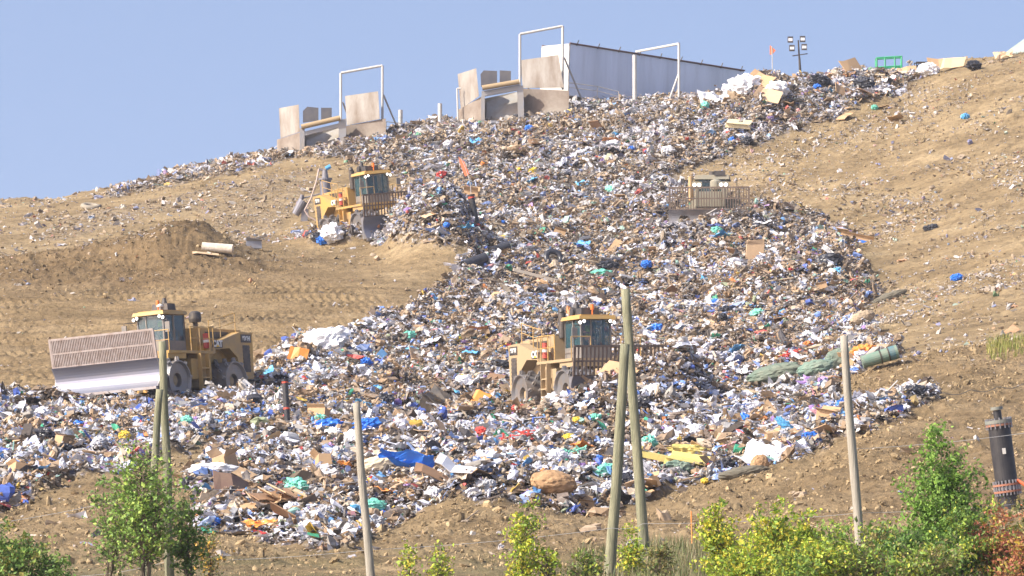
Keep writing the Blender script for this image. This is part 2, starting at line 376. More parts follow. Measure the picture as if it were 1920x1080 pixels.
def sample_ground(n, umin=-120, umax=2040, dmin=140, dmax=349):
    a = RN.uniform(size=n); D = np.sqrt(dmin**2+a*(dmax**2-dmin**2)); px = RN.uniform(umin, umax, n)
    j = np.clip(np.searchsorted(cu, px), 1, nc-1); i = np.clip(np.searchsorted(cd, D), 1, nr-1)
    x = (px-960)/F*D; z = Z[i, j]; return px, D, x, z, soft[i, j], PYb[i, j], mound[i, j], berm[i, j]
px, D, x, z, s, pyb, mo, be = sample_ground(1150000)
hid = (D > 0)
thin = np.clip(fbm(x*.4, D*.3, 311, 3)*2.5+.9, .12, 1); zone = np.clip((D-292)/10, 0, 1)*np.clip((960-px)/160, 0, 1)*np.clip((331-D)/6, 0, 1); zone = np.maximum(zone, .8*np.exp(-.5*((px-1250)/70)**2-.5*((D-316)/8)**2)); rate = np.where(s > .5, .62*(1-zone*(1-thin)), s*.45)
patch = np.clip(fbm(x*.35, D*.3, 301, 3)*1.6+.25, 0, 1)
sparse = .010+.035*patch
sparse = sparse+.20*patch*((px > 1250) & (D > 235))+.05*patch*((px > 400) & (px < 900) & (D > 290))+.03*patch*((px < 500) & (D > 270))+.18*np.exp(-.5*((px-1330)/130)**2-.5*((pyb-320)/50)**2)
padm = (px < 1000)*(D > 225)*(D < 280); sparse = np.where(padm, sparse*.3, sparse)
near_strip = (np.exp(-.5*((pyb-(790-.25*(px-1560)))/16)**2)*(px > 1550)*(px < 1760))*.5
rate = np.maximum(rate, sparse*np.where(be > .5, .25, 1)); rate = np.maximum(rate, near_strip*patch)
keep = (RN.uniform(size=len(px)) < rate)
px, D, x, z, s, pyb = [a[keep] for a in (px, D, x, z, s, pyb)]
n = len(px); print('refuse pieces', n)
core = s > .5
size = np.clip(np.exp(RN.normal(size=n)*.64+math.log(.102)), .045, .50)*np.where(core, 1, .85)*np.where(D < 235, 1.1, 1.0)
kinds = RN.choice(np.array(['sheet','lump','card','stick','box']), n, p=[.48,.25,.15,.09,.03])
ci = RN.choice(len(PAL), n, p=pw)
clump = fbm(x*.25, D*.22, 401, 3)
cols = pc[ci]*RN.uniform(.8, 1.15, (n, 1))
# regions: plain white films lower left, browner compacted rubbish up the middle
white = (clump > .12) & (RN.uniform(size=n) < .38); cols[white] = np.array([.66,.68,.77])*RN.uniform(.8, 1.12, (white.sum(), 1))
brown = (clump < -.02+.2*np.clip((D-240)/40,0,1)) & (RN.uniform(size=n) < .40); cols[brown] = np.array([.34,.24,.15])*RN.uniform(.6, 1.3, (brown.sum(), 1))
d2 = fbm(x*.55, D*.5, 411, 3); sel = (d2 > .2) & (RN.uniform(size=n) < .5); cols[sel] = np.array([.12,.095,.08])*RN.uniform(.25, 2.0, (sel.sum(), 1))
b2 = fbm(x*.7, D*.6, 421, 3); sel = (b2 > .3) & (RN.uniform(size=n) < .14); cols[sel] = np.array([.12,.24,.58])*RN.uniform(.5, 1.5, (sel.sum(), 1))
hp = np.exp(-.5*((px-1190)/85)**2-.5*((D-206.5)/2.4)**2)+np.exp(-.5*((px-1500)/110)**2-.5*((D-262)/8)**2)*.35
sel = RN.uniform(size=n) < hp*.6; cols[sel] = np.array([.24,.17,.115])*RN.uniform(.3, 1.6, (sel.sum(), 1))
c2_ = fbm(x*.6, D*.5, 431, 3); sel = (c2_ > .28) & (RN.uniform(size=n) < .22); cols[sel] = np.array([.50,.35,.21])*RN.uniform(.6, 1.3, (sel.sum(), 1))
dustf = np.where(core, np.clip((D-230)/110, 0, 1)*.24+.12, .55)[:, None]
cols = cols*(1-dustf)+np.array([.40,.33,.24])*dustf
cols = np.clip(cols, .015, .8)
filmy = core & (RN.uniform(size=n) < .003+.006*(clump > .15)); kinds = np.where(filmy, 'film', kinds); size = np.where(filmy, RN.uniform(.32, .8, n), size)
sel = filmy & (RN.uniform(size=n) < .55); cols[sel] = np.array([.66,.67,.73])*RN.uniform(.75, 1.15, (sel.sum(), 1))
P = np.stack([x, D, z+RN.uniform(-.08, .26, n)*core+np.minimum(size, .5)*.08], -1)
tiny = (~core) & (px > 1250) & (D > 235); size[tiny] *= .8
cols = np.clip(cols, .015, .8)
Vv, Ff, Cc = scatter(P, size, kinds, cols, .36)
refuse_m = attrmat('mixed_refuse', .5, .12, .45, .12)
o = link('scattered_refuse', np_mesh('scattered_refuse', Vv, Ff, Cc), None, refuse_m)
tag(o, 'loose small mixed refuse of paper, plastic film and card covering the hillside', 'refuse', kind='stuff')
# earth clods on the bare soil
px, D, x, z, s, pyb, mo, be = sample_ground(330000, dmin=118)
rate = np.clip(.035+.65*be*np.clip(fbm(x*.5, D*.4, 501, 3)+.55, 0, 1)+.6*mo, 0, 1)*(s < .4)*np.where(D < 215, 1, .8)
keep = RN.uniform(size=len(px)) < rate
px, D, x, z, mo, be = [a[keep] for a in (px, D, x, z, mo, be)]; n = len(px)
size = np.clip(np.exp(RN.normal(size=n)*.60+math.log(.050)), .03, .36)
cols = np.array([.33,.25,.145])*RN.uniform(.6, 1.35, (n, 1)); cols = cols*np.where((mo+be*.4) > .5, .72, 1)[:, None]
Vv, Ff, Cc = scatter(np.stack([x, D, z+size*.08], -1), size, np.array(['clod']*n), cols, .8)
o = link('soil_clods', np_mesh('soil_clods', Vv, Ff, Cc), None, attrmat('clod_soil', .95, 0, .1, .2)); tag(o, 'crumbled earth clods lying on the bare tan soil', 'soil', kind='stuff')

# ------------------------------------------------------------------ machine materials
YEL = mat('dusty_yellow_paint', (.50,.30,.075), .55, 0, (.30,.22,.13), .95, 1.1, bump=.2)
TAN = mat('dust_caked_yellow', (.37,.27,.15), .8, 0, (.33,.25,.15), .8, 2)
DARK = mat('dark_steel', (.05,.05,.055), .55, .3, (.22,.17,.12), .6, 2)
STEEL = mat('worn_steel', (.33,.33,.35), .42, .6, (.26,.2,.15), .6, 1.6)
DRUM = mat('drum_steel', (.24,.24,.25), .45, .5, (.28,.22,.15), .8, 2)
POLISH = mat('polished_blade', (.15,.16,.21), .45, .5, (.26,.23,.20), .5, 1.1, stretch=(1,.3,2))
RACK = mat('rusty_rack', (.13,.095,.075), .7, .2, (.25,.19,.14), .7, 3)
RACKP = mat('pinkish_rack', (.36,.31,.29), .7, .1, (.22,.16,.13), .9, 4)
GREY = mat('grey_cab_paint', (.16,.155,.15), .5, 0, (.32,.26,.19), .7, 2)
WHITE = mat('white_paint', (.70,.69,.65), .5, 0, (.5,.44,.36), .3, 2)
RED = mat('red_paint', (.45,.04,.03), .5, 0, (.4,.3,.2), .3, 3)
ORANGE = mat('orange_lens', (.75,.17,.02), .3, 0, amt=.05)
LAMP = mat('lit_lamp', (.9,.88,.8), .3, amt=0, emit=2.2)
TRIY = mat('yellow_triangle', (.8,.5,.03), .5, amt=.1)
BLACKP = mat('black_paint', (.02,.02,.022), .4, amt=.3)
m_, nt_, b_ = newmat('cab_glass'); b_.inputs['Base Color'].default_value = (.045,.12,.15,1); b_.inputs['Roughness'].default_value = .06; b_.inputs['Alpha'].default_value = .42; b_.inputs['Specular IOR Level'].default_value = .9; GLASS = m_

def text(name, s, size, parent, loc, rot, m, ext=.008, bold=.012):
    c = bpy.data.curves.new(name, 'FONT'); c.body = s; c.size = size; c.extrude = ext; c.offset = bold; c.align_x = 'CENTER'; c.align_y = 'CENTER'
    c.materials.append(m); o = bpy.data.objects.new(name, c); COL.objects.link(o); 
    bpy.context.view_layer.update(); me = bpy.data.meshes.new_from_object(o.evaluated_get(bpy.context.evaluated_depsgraph_get())); bpy.data.objects.remove(o)
    o = link(name, me, parent, m); o.location = loc; o.rotation_euler = rot; return o

def drum_parts(root, x, y, sgn):
    r, w = .86, 1.2; y0 = -w/2; y1 = w/2
    prof = [(.10,y0+.35),(.30,y0+.35),(.32,y0+.16),(.74,y0+.12),(r-.05,y0),(r,y0),(r,y1),(r-.05,y1),(.74,y1-.12),(.32,y1-.16),(.30,y1-.35),(.10,y1-.35)]
    t = MB().lathe(prof, (0,0,0), 36, 'Y')
    for row in range(5):
        yy = y0+.12+row*(w-.24)/4
        for k in range(9):
            a = 2*math.pi*(k+.5*(row % 2))/9
            M = Matrix.Rotation(-a, 4, 'Y') @ Matrix.Translation((0, yy, r))
            t.box(-.10, .10, -.045, .045, -.01, .17, M, .018); t.box(-.045, .045, -.10, .10, -.01, .165, M, .018)
    d = t.build('drum', DRUM, root); d.location = (x, y, .86)
    MB().lathe([(0,-.03),(.22,-.03),(.22,.03),(.12,.08),(0,.08)], (0, sgn*(w/2-.34), 0), 20, 'Y').build('hub', TAN, d)

def make_blade(root, lift, rackmat, bars, width=5.5, x=4.75, name='blade', bladem=POLISH):
    hw = width/2; pr = []
    for k in range(11):
        t = k/10; ang = -.95+1.75*t
        pr.append((x+.75-.72*math.cos(ang*1.05)-.04, .02+lift+1.2*t))
    back = [(px_-.09, pz) for px_, pz in pr[::-1]]
    b = MB().prism(pr+back, -hw, hw).build('blade', bladem, root, False)
    MB().box(pr[0][0]-.12, pr[0][0]+.05, -hw, hw, lift-.10, lift+.015).build('cutting_edge', STEEL, b)
    for s in (-1, 1): MB().prism(pr+[(x-.15, lift+1.2), (x-.2, lift)], s*hw, s*(hw+.05)).build('end_plate', STEEL, b)
    rk = MB(); z0 = lift+1.23; z1 = z0+1.22; x0 = pr[-1][0]-.05; x1 = x0+.16
    for k in range(bars+1):
        y = -hw+.03+(width-.06)*k/bars; ww = .022 if bars > 40 else .026
        if k in (0, bars): ww = .05
        rk.slab([(x0, y-ww, z0), (x0, y+ww, z0), (x1, y+ww, z1), (x1, y-ww, z1)], (-.07, 0, 0))
    for f_, h in ((0.0, .05), (.5, .035), (1.0, .045)):
        xx = x0+(x1-x0)*f_-.035; zz = z0+(z1-z0)*f_; rk.box(xx-.05, xx+.03, -hw, hw, zz-h, zz+h)
    if bars > 40:
        for k in range(0, 10):
            y = -hw+width*(k+.5)/10; rk.slab([(x0-.08, y-.05, z0), (x0-.08, y+.05, z0), (x1-.08, y+.05, z1), (x1-.08, y-.05, z1)], (-.06, 0, 0))
    rk.build('trash_rack', rackmat, b)
    return b

def rail(parent, pts, h, r=.025, m=YEL, mid=True, name='handrail'):
    b = MB(); top = [Vector(p)+Vector((0,0,h)) for p in pts]
    b.path(top, r)
    if mid: b.path([Vector(p)+Vector((0,0,h*.52)) for p in pts], r*.8)
    for p in pts: b.tube(p, Vector(p)+Vector((0,0,h)), r)
    return b.build(name, m, parent)

def make_compactor(rackmat, bars, lift, paint, label, loc, rz, pitch, roll, railm=YEL):
    root = empty('landfill_compactor', loc, (0,0,0), label, 'compactor', 'steel drum compactors working the landfill')
    root.rotation_mode = 'XYZ'
    root.rotation_euler = (Matrix.Rotation(rz, 4, 'Z') @ Matrix.Rotation(pitch, 4, 'Y') @ Matrix.Rotation(roll, 4, 'X')).to_euler()
    for sx in (-1, 1):
        for sy in (-1, 1): drum_parts(root, 2.2*sx, 1.45*sy, sy)
    # chassis, hood, fenders
    ch = MB().box(-4.1, -.3, -.72, .72, .65, 1.75).box(.1, 3.7, -.62, .62, .7, 1.75).box(-.5, .4, -.35, .35, .7, 1.4)
    ch.tube((-2.2,-1.0,.86), (-2.2,1.0,.86), .28).tube((2.2,-1.0,.86), (2.2,1.0,.86), .28); ch.build('chassis', TAN, root)
    side = [(-.1,2.2),(-.1,1.85),(-.75,1.8),(-1.15,1.95),(-1.55,2.3),(-2.6,2.35),(-3.2,1.95),(-3.45,1.0),(-4.4,1.0),(-4.5,3.05),(-3.55,3.1),(-2.2,2.75),(-1.3,2.62),(-1.05,2.2)]
    MB().prism(side, .96, 1.5).prism(side, -1.5, -.96).build('fender', paint, root)
    MB().prism([(-4.52,1.1),(-4.58,2.95),(-4.4,3.22),(-1.0,3.3),(-.85,2.2),(-.85,1.76),(-4.1,1.76)], -.95, .95).build('hood', paint, root)
    g = MB()
    for s in (-1, 1):
        g2 = MB().box(-4.2, -3.65, s*1.502-.004, s*1.502+.004, 1.3, 2.5)
        for k in range(7): g2.box(-4.2, -3.65, s*1.51-.012, s*1.51+.012, 1.35+.17*k, 1.43+.17*k)
        g2.build('side_grille', DARK, root)
    g.box(-4.57,-4.54,-.82,.82,1.25,2.95)
    for k in range(9): g.box(-4.60, -4.56, -.8, .8, 1.3+.18*k, 1.4+.18*k)
    g.build('grille', DARK, root)
    pl = MB().box(-1.3, 2.3, -1.62, 1.62, 2.08, 2.2).box(-1.0,.55,1.0,1.55,.95,1.85).box(-1.0,.55,-1.55,-1.0,.95,1.85).box(.9,2.3,-1.55,1.55,1.85,2.08)
    pl.prism([(1.0,1.3),(1.0,2.08),(2.3,2.08),(1.5,1.3)], -.66, .66)
    for s in (-1, 1): pl.box(-.5,.1,s*1.7-.12,s*1.7+.12,.55,.62).box(-.5,.1,s*1.7-.12,s*1.7+.12,.98,1.04).box(-.5,.1,s*1.66-.12,s*1.66+.12,1.4,1.46).box(-.52,-.48,s*1.7-.1,s*1.7+.1,.5,2.08).box(.08,.12,s*1.7-.1,s*1.7+.1,.5,2.08)
    pl.build('platform', paint, root)
    # cab
    cab = MB().box(-.45, 1.45, -.84, .84, 2.2, 2.72).box(-.45,-.37,-.84,.84,2.72,3.85)
    for (cx, cy) in ((1.41,-.8),(1.41,.8),(-.41,-.8),(-.41,.8),(.55,-.82),(.55,.82)):
        cab.slab([(cx-.045,cy-.04,2.72),(cx+.045,cy-.04,2.72),(cx+.045,cy+.04,2.72),(cx-.045,cy+.04,2.72)], (0,0,1.14))
    cab.box(1.37,1.45,-.3,-.24,2.72,3.86); cab.box(.2,.5,-.25,.25,2.72,3.35)
    cb = cab.build('cab', GREY, root); cb.scale = (.86,.84,1)
    for s in (-1, 1):
        MB().box(-.36,.50,s*.80-.01,s*.80+.01,2.60,3.84).build('side_window', GLASS, cb)
        MB().box(.60,1.36,s*.80-.01,s*.80+.01,2.40,3.84).build('side_window', GLASS, cb)
    MB().box(1.40,1.42,-.76,.76,2.62,3.84).build('front_window', GLASS, cb)
    MB().tube((1.30,-.1,2.72),(1.05,0,3.0),.03).lathe([(.17,0),(.19,.02),(.17,.04)], (1.05,0,3.0), 14).build('steering_wheel', DARK, cb)
    MB().box(-.50,1.42,-.84,.84,3.87,4.02,None,.05).box(-.25,1.2,-.65,.65,4.02,4.07).build('roof', YEL, root)
    MB().box(-.1,.55,-.35,.5,4.07,4.38,None,.03).build('air_conditioner', DARK, root)
    ac = MB().tube((-.25,-.45,4.25),(-.25,.1,4.25),.19,n=16).tube((-.25,-.2,4.35),(-.25,-.2,4.68),.15,.07,n=14).build('dust_filter', DARK, root)
    bc = MB().tube((.7,.1,4.07),(.7,.1,4.3),.03).tube((.7,.1,4.3),(.7,.1,4.52),.085,.07,n=14).build('beacon', ORANGE, root)
    MB().tube((1.2,.55,4.07),(1.2,.55,4.2),.03).lathe([(0,4.2),(.15,4.2),(.15,4.27),(0,4.34)], (1.2,.55,0), 14).build('antenna_dome', WHITE, root)
    for (ly, lz) in ((-.78,3.72),(-.60,3.78),(.60,3.78),(.78,3.72)):
        h = MB().tube((1.26,ly,lz),(1.38,ly,lz),.085,n=14).build('work_light', DARK, root)
        MB().lathe([(0,0),(.07,0),(.06,.02),(0,.03)], (0,0,0), 14).build('lens', LAMP, h)
        kk = kids(h)[0]; kk.location = (1.385, ly, lz); kk.rotation_euler = (0, math.pi/2, 0)
    for s in (-1, 1):
        mr = MB().path([(1.25,s*.75,3.6),(1.6,s*1.15,3.6),(1.6,s*1.15,3.0)], .02).build('mirror', DARK, root)
        MB().box(1.57,1.63,s*1.15-.12,s*1.15+.12,3.05,3.5).build('mirror_glass', GREY, mr)
    MB().tube((-.95,-.55,3.2),(-.95,-.55,4.25),.16,n=16).tube((-.95,-.55,4.25),(-1.05,-.55,4.4),.12,n=14).build('exhaust_stack', DARK, root)
    MB().tube((-1.75,.35,3.2),(-1.75,.35,3.65),.11,n=12).lathe([(0,3.55),(.26,3.6),(.29,3.75),(.26,4.0),(.15,4.08),(0,4.08)], (-1.75,.35,0), 18).build('air_cleaner', DARK, root)
    for s in (-1, 1):
        rail(root, [(.5,s*1.58,2.2),(-.2,s*1.58,2.2),(-.95,s*1.58,2.2),(-1.25,s*1.58,2.2)], 1.05, .024, railm)
        rail(root, [(-1.3,s*1.35,2.72),(-2.2,s*1.35,2.85),(-3.4,s*1.35,3.1)], .85, .022, railm)
        rail(root, [(2.2,s*1.58,2.2),(2.2,s*.7,2.2)], .9, .024, railm)
    for s in (-1, 1):
        fe = MB().tube((-1.12,s*1.28,2.35),(-1.12,s*1.28,3.0),.13,n=14).build('fire_extinguisher', RED, root)
        MB().tube((-1.12,s*1.28,2.6),(-1.12,s*1.28,2.72),.134,n=14).build('extinguisher_band', WHITE, fe)
        dc = MB().box(-3.35,-1.55,s*.965-.012,s*.965+.012,2.82,3.12).build('decal_panel', BLACKP, root)
        rot = (math.pi/2, 0, math.pi if s > 0 else 0)
        # side lettering stands on the fender's flank
        dp = MB().box(-2.05,-1.25,s*1.51-.008,s*1.51+.008,2.36,2.68).build('badge_panel', BLACKP, root)
        text('lettering', 'CAT', .38, dp, (-1.65, s*1.525, 2.53), rot, WHITE, .006, .02)
        MB().add([(-1.80,s*1.535,2.40),(-1.50,s*1.535,2.40),(-1.65,s*1.535,2.52)], [(0,1,2)]).build('triangle_emblem', TRIY, dp)
        d2 = MB().box(-4.35,-3.55,s*1.51-.008,s*1.51+.008,2.62,2.98).build('badge_panel', BLACKP, root)
        text('lettering', '836H', .27, d2, (-3.95, s*1.525, 2.80), rot, WHITE, .006, .012)
    # arms and cylinders
    for s in (-1, 1):
        MB().slab([(2.6,s*.55,.95),(4.7,s*1.3,lift+.25),(4.7,s*1.3,lift+.6),(2.6,s*.55,1.35)], (0,s*.18,0)).build('push_arm', TAN, root)
        MB().tube((2.9,s*.4,1.75),(3.7,s*.45,1.45+lift*.3),.10,n=12).tube((3.7,s*.45,1.45+lift*.3),(4.7,s*.5,.9+lift),.055,n=10).build('lift_cylinder', STEEL, root)
    make_blade(root, lift, rackmat, bars)
    return root

def place_z(px, py, D): return at(px, py, D)
def head(fx, fy): return math.atan2(fy, fx)
c1 = make_compactor(RACKP, 62, .50, YEL, 'yellow compactor with tall pinkish rack over its polished blade, beside the bare tracked soil', at(322,757,225), head(-.51,-.86), math.radians(1.0), math.radians(4))
c2 = make_compactor(RACK, 30, .10, TAN, 'dust-caked compactor pushing a refuse heap behind the two crossed wooden poles', at(1098,774,215), head(.40,-.915), math.radians(-1), math.radians(1))
c3 = make_compactor(RACK, 30, .10, YEL, 'yellow compactor below the left tipper, beside the fat grey standpipe', at(702,455,293), head(.44,-.90), math.radians(-1), math.radians(6))

# bulldozer
def make_dozer():
    P = at(1335,441,290); OL = mat('sand_coloured_paint', (.25,.24,.19), .8, 0, (.32,.26,.17), .8, 2)
    root = empty('bulldozer', P, (0, math.radians(0), head(-.09,-.995)), 'sand-coloured bulldozer half buried behind its barred blade below the crest', 'bulldozer')
    for s in (-1, 1):
        y = s*1.15; pr = [(-2.3,.5),(-2.1,.1),(1.9,.1),(2.2,.5),(2.0,1.0),(-.2,1.5),(-2.1,1.0)]
        tr = MB().prism(pr, y-.3, y+.3).build('track', DARK, root)
        b = MB()
        for k in range(16): b.box(-2.1+k*.26,-2.03+k*.26,y-.33,y+.33,.0,.1)
        b.build('track_pad', STEEL, tr)
    MB().box(-2.4,1.9,-.85,.85,.6,1.5).box(-.2,2.0,-.62,.62,1.5,2.35).box(-2.5,-1.2,-1.3,1.3,1.3,2.2).box(-1.3,0,-1.35,1.35,1.45,1.75).build('body', OL, root)
    MB().box(-2.6,-2.4,-1.1,1.1,.9,2.1).build('rear_guard', DARK, root)
    cab = MB().box(-1.5,.1,-.85,.85,1.75,2.3).box(-1.5,-1.4,-.85,.85,2.3,3.1)
    for (cx, cy) in ((.05,-.8),(.05,.8),(-1.45,-.8),(-1.45,.8),(.05,0)): cab.box(cx-.06,cx+.06,cy-.06,cy+.06,2.3,3.15)
    cb = cab.build('cab', OL, root)
    MB().box(.03,.06,-.74,.74,2.3,3.12).build('front_window', GLASS, cb)
    for s in (-1, 1): MB().box(-1.38,-.02,s*.8-.01,s*.8+.01,2.3,3.12).build('side_window', GLASS, cb)
    MB().box(-1.8,.35,-1.0,1.0,3.15,3.4,None,.06).build('roof', OL, root)
    MB().box(-.2,.36,.15,.75,3.35,3.62).build('air_conditioner', DARK, root)
    MB().tube((-.6,0,3.4),(-.6,0,3.65),.2,n=14).build('roof_filter', DARK, root)
    MB().tube((1.3,.28,2.35),(1.3,.28,2.5),.1,n=12).lathe([(0,2.45),(.30,2.5),(.33,2.6),(.33,2.95),(.26,3.02),(.12,3.08),(0,3.08)], (1.3,.28,0), 20).build('air_cleaner', OL, root)
    MB().tube((1.2,-1.15,1.9),(1.2,-1.15,3.25),.13,n=14).build('exhaust_stack', mat('tan_rusted_stack', (.5,.33,.16), .7, amt=.5), root)
    for s in (-1, 1):
        MB().tube((1.9,s*.75,1.5),(1.9,s*.75,2.55),.13,n=12).box(1.75,2.0,s*.75-.28,s*.75+.28,2.5,2.9).build('lift_post', OL, root)
        for dy in (-.13, .13):
            MB().lathe([(0,.03),(.10,.0),(.10,-.05),(0,-.05)], (0,0,0), 14).build('headlight', LAMP, root)
            o = kids(root)[-1]
            o = [c for c in bpy.data.objects if c.name.startswith('headlight')][-1]; o.location = (2.02, s*.75+dy, 2.72); o.rotation_euler = (0, math.pi/2, 0)
    h = MB().tube((.3,-1.65,3.05),(.3,-1.0,3.2),.03).box(.25,.4,-1.75,-1.55,2.9,3.2).build('work_light', DARK, root)
    MB().tube((-2.3,1.3,2.0),(-2.3,1.3,3.4),.02).build('antenna', DARK, root)
    rail(root, [(0,1.5,1.75),(-1.2,1.5,1.75)], .9, .025, OL)
    for s in (-1, 1): MB().slab([(1.0,s*1.5,.4),(3.0,s*1.6,.4),(3.0,s*1.6,.75),(1.0,s*1.5,.75)], (0,s*.15,0)).build('push_arm', OL, root)
    make_blade(root, .05, RACK, 30, 4.5, 2.75, bladem=STEEL)
    return root
make_dozer()

# operators
SKIN = mat('skin', (.45,.26,.18), .6, amt=.1); HIVIS = mat('hi_vis_vest', (.55,.85,.05), .6, amt=.08); CLOTH = mat('dark_workwear', (.03,.035,.06), .8, amt=.2)
def person(cabroot, label):
    M = cabroot.matrix_basis if False else (Matrix.Translation(cabroot.location) @ cabroot.rotation_euler.to_matrix().to_4x4())
    root = empty('person', M @ Vector((.35,0,3.02)), cabroot.rotation_euler, label, 'person')
    J = [((0,0,.12),.15),((0,0,.35),.15),((.02,0,.55),.16),((.02,0,.66),.06),((.04,0,.74),.06),((.05,0,.84),.095),((.05,0,.93),.07),
         ((.03,.19,.58),.07),((.15,.25,.36),.05),((.42,.16,.30),.04),((.52,.12,.30),.03),((.03,-.19,.58),.07),((.15,-.25,.36),.05),((.42,-.16,.30),.04),((.52,-.12,.30),.03),
         ((.1,.11,.08),.1),((.5,.13,.08),.07),((.55,.13,-.3),.05),((.65,.13,-.34),.04),((.1,-.11,.08),.1),((.5,-.13,.08),.07),((.55,-.13,-.3),.05),((.65,-.13,-.34),.04)]
    E = [(0,1),(1,2),(2,3),(3,4),(4,5),(5,6),(2,7),(7,8),(8,9),(9,10),(2,11),(11,12),(12,13),(13,14),(0,15),(15,16),(16,17),(17,18),(0,19),(19,20),(20,21),(21,22)]
    me = bpy.data.meshes.new('body'); me.from_pydata([j[0] for j in J], E, [])
    b = link('body', me, root, SKIN); md = b.modifiers.new('skin', 'SKIN')
    for i, j in enumerate(J): me.skin_vertices[0].data[i].radius = (j[1], j[1])
    me.skin_vertices[0].data[0].use_root = True
    s = b.modifiers.new('sub', 'SUBSURF'); s.levels = s.render_levels = 2
    MB().lathe([(.10,.02),(.17,.08),(.17,.3),(.19,.5),(.15,.62),(.08,.65)], (0,0,0), 16).build('vest', HIVIS, b, True)
    MB().lathe([(.115,.86),(.115,.93),(.09,1.0),(0,1.02)], (.04,0,0), 16).box(.1,.24,-.07,.07,.88,.9).build('cap', CLOTH, b, True)
    e = MB()
    for s_ in (-1, 1): e.lathe([(0,-.012),(.012,0),(0,.012)], (.145, s_*.035, .85), 8)
    e.build('eyes', CLOTH, b)
    MB().box(.135,.17,-.012,.012,.80,.84).build('nose', SKIN, b)
    return root
person(c1, 'operator in lime hi-vis vest sitting in the cab beside the tracked soil')
person(c2, 'operator in hi-vis vest and dark cap in the cab behind the crossed poles')

# ------------------------------------------------------------------ tippers and trailer
PLATE = mat('pale_steel_plate', (.38,.355,.32), .6, .1, (.19,.14,.10), .95, .8, stretch=(1.6,1,.5), bump=.3)
PLATEB = mat('stained_steel_plate', (.20,.155,.12), .65, .1, (.36,.32,.27), .9, .7, bump=.3)
DPLATE = mat('dark_plate', (.10,.10,.115), .6, 0, (.2,.18,.16), .5, 2)
GPLATE = mat('grey_steel', (.34,.34,.35), .5, .3, (.42,.35,.25), .6, 1.5)
CHUTE = mat('worn_chute', (.36,.35,.33), .45, .4, (.30,.22,.12), .9, .7)
WPAINT = mat('white_pipe_paint', (.52,.51,.48), .5, 0, (.6,.55,.47), .35, 3)
def pq(root, name, pts, D, m, t=.12, dds=None, sub=None):
    """a thick plate whose corners stand where the photo shows them, at its own distance"""
    dds = dds or [0]*len(pts); L0 = root.location
    ps = [at(x, y, D+d)-L0 for (x, y), d in zip(pts, dds)]
    return MB().slab(ps, (0, t, 0)).build(name, m, sub or root)
def ptube(root, name, pts, D, r, m, n=10, par=None):
    L0 = root.location; b = MB(); ps = [at(x, y, D+d)-L0 for (x, y, d) in pts]
    for a, c in zip(ps, ps[1:]): b.tube(a, c, r, n=n)
    return b.build(name, m, par or root, False)
def tipper(D, K, label):
    g = K
    root = empty('trailer_tipper', at(*g['base'], D), (0,0,0), label, 'trailer tipper', 'trailer tippers standing on the crest')
    pq(root, 'wing_wall', g['lw'], D, PLATEB, .15, [2.2,0,0,2.2]); pq(root, 'side_plate', g['lp'], D, PLATE, .12, [2.2,0,0,2.2])
    a, b = g['roll']; ptube(root, 'roller', [(*a,-.15),(*b,-.15)], D, .17, TAN, 14)
    pq(root, 'lintel', g['beam'], D, GPLATE, .5)
    pq(root, 'post', g['pl'], D-.03, GPLATE, .4); pq(root, 'post', g['pr'], D-.03, GPLATE, .4)
    o = g['open']  # tl,tr,br,bl of the mouth
    pq(root, 'chute', [(o[0][0]+4,o[0][1]+10),(o[1][0],o[1][1]+4),(o[2][0],o[2][1]+4),(o[3][0],o[3][1]+4)], D, CHUTE, .1, [1.3,1.3,.15,.15])
    L0 = root.location
    A, B, C_, D_ = [at(x, y, D)-L0 for x, y in o]
    bk = Vector((0, 1.5, 0)); bx = MB()
    bx.add([A, B, C_, D_, A+bk, B+bk, C_+bk, D_+bk], [(0,4,7,3),(1,2,6,5),(4,5,6,7)]).build('hopper', CHUTE, root)
    pq(root, 'wing_wall', g['rw'], D, PLATEB, .15, [.9,0,0,.9]); pq(root, 'side_plate', g['rp'], D-.02, PLATE, .12, [.9,0,0,.9])
    for q in g['small']: pq(root, 'rear_plate', q, D+4, DPLATE, .1)
    x0, y0, x1, y1, yb0, yb1 = g['frame']
    ptube(root, 'portal_frame', [(x0,yb0,.9),(x0,y0,.9),(x1,y1,.9),(x1,yb1,.9)], D, .085, WPAINT, 8)
    (bx0, by0), (bx1, by1) = g['brace']; ptube(root, 'brace', [(bx0,by0,.9),(bx1,by1,1.6)], D, .06, GPLATE, 8)
    ptube(root, 'brace', [(x0+4,by0+14,.9),(x0+22,by1,3.5)], D, .055, GPLATE, 8)
    # ramp bed behind, running back on the crest
    bl = at(g['bed'][0], g['bed'][2], D+5)-L0; br = at(g['bed'][1], g['bed'][2]-8, D+5)-L0
    MB().box(bl.x, br.x, bl.y, bl.y+11, bl.z-1.2, bl.z-.7).build('ramp_bed', GPLATE, root)
    return root
t1 = tipper(335, dict(base=(620,286), lw=[(519,262),(562,248),(562,290),(520,296)], lp=[(523,203),(560,196),(562,247),(526,259)], roll=((565,238),(638,221)),
    beam=[(565,248),(640,230),(640,238),(565,256)], pl=[(562,240),(571,238),(571,292),(562,294)], pr=[(635,226),(649,222),(649,286),(635,288)], open=[(571,252),(635,236),(635,282),(571,292)],
    rw=[(649,236),(723,222),(724,272),(649,286)], rp=[(647,180),(709,171),(712,223),(650,235)], small=[[(568,208),(576,200),(597,202),(597,226),(568,230)],[(602,202),(622,202),(622,222),(602,225)]],
    frame=(639,137,717,123,225,224), brace=((719,178),(746,242)), bed=(590,700,262)), 'left trailer tipper with pale steel plates and white portal frame on the crest')
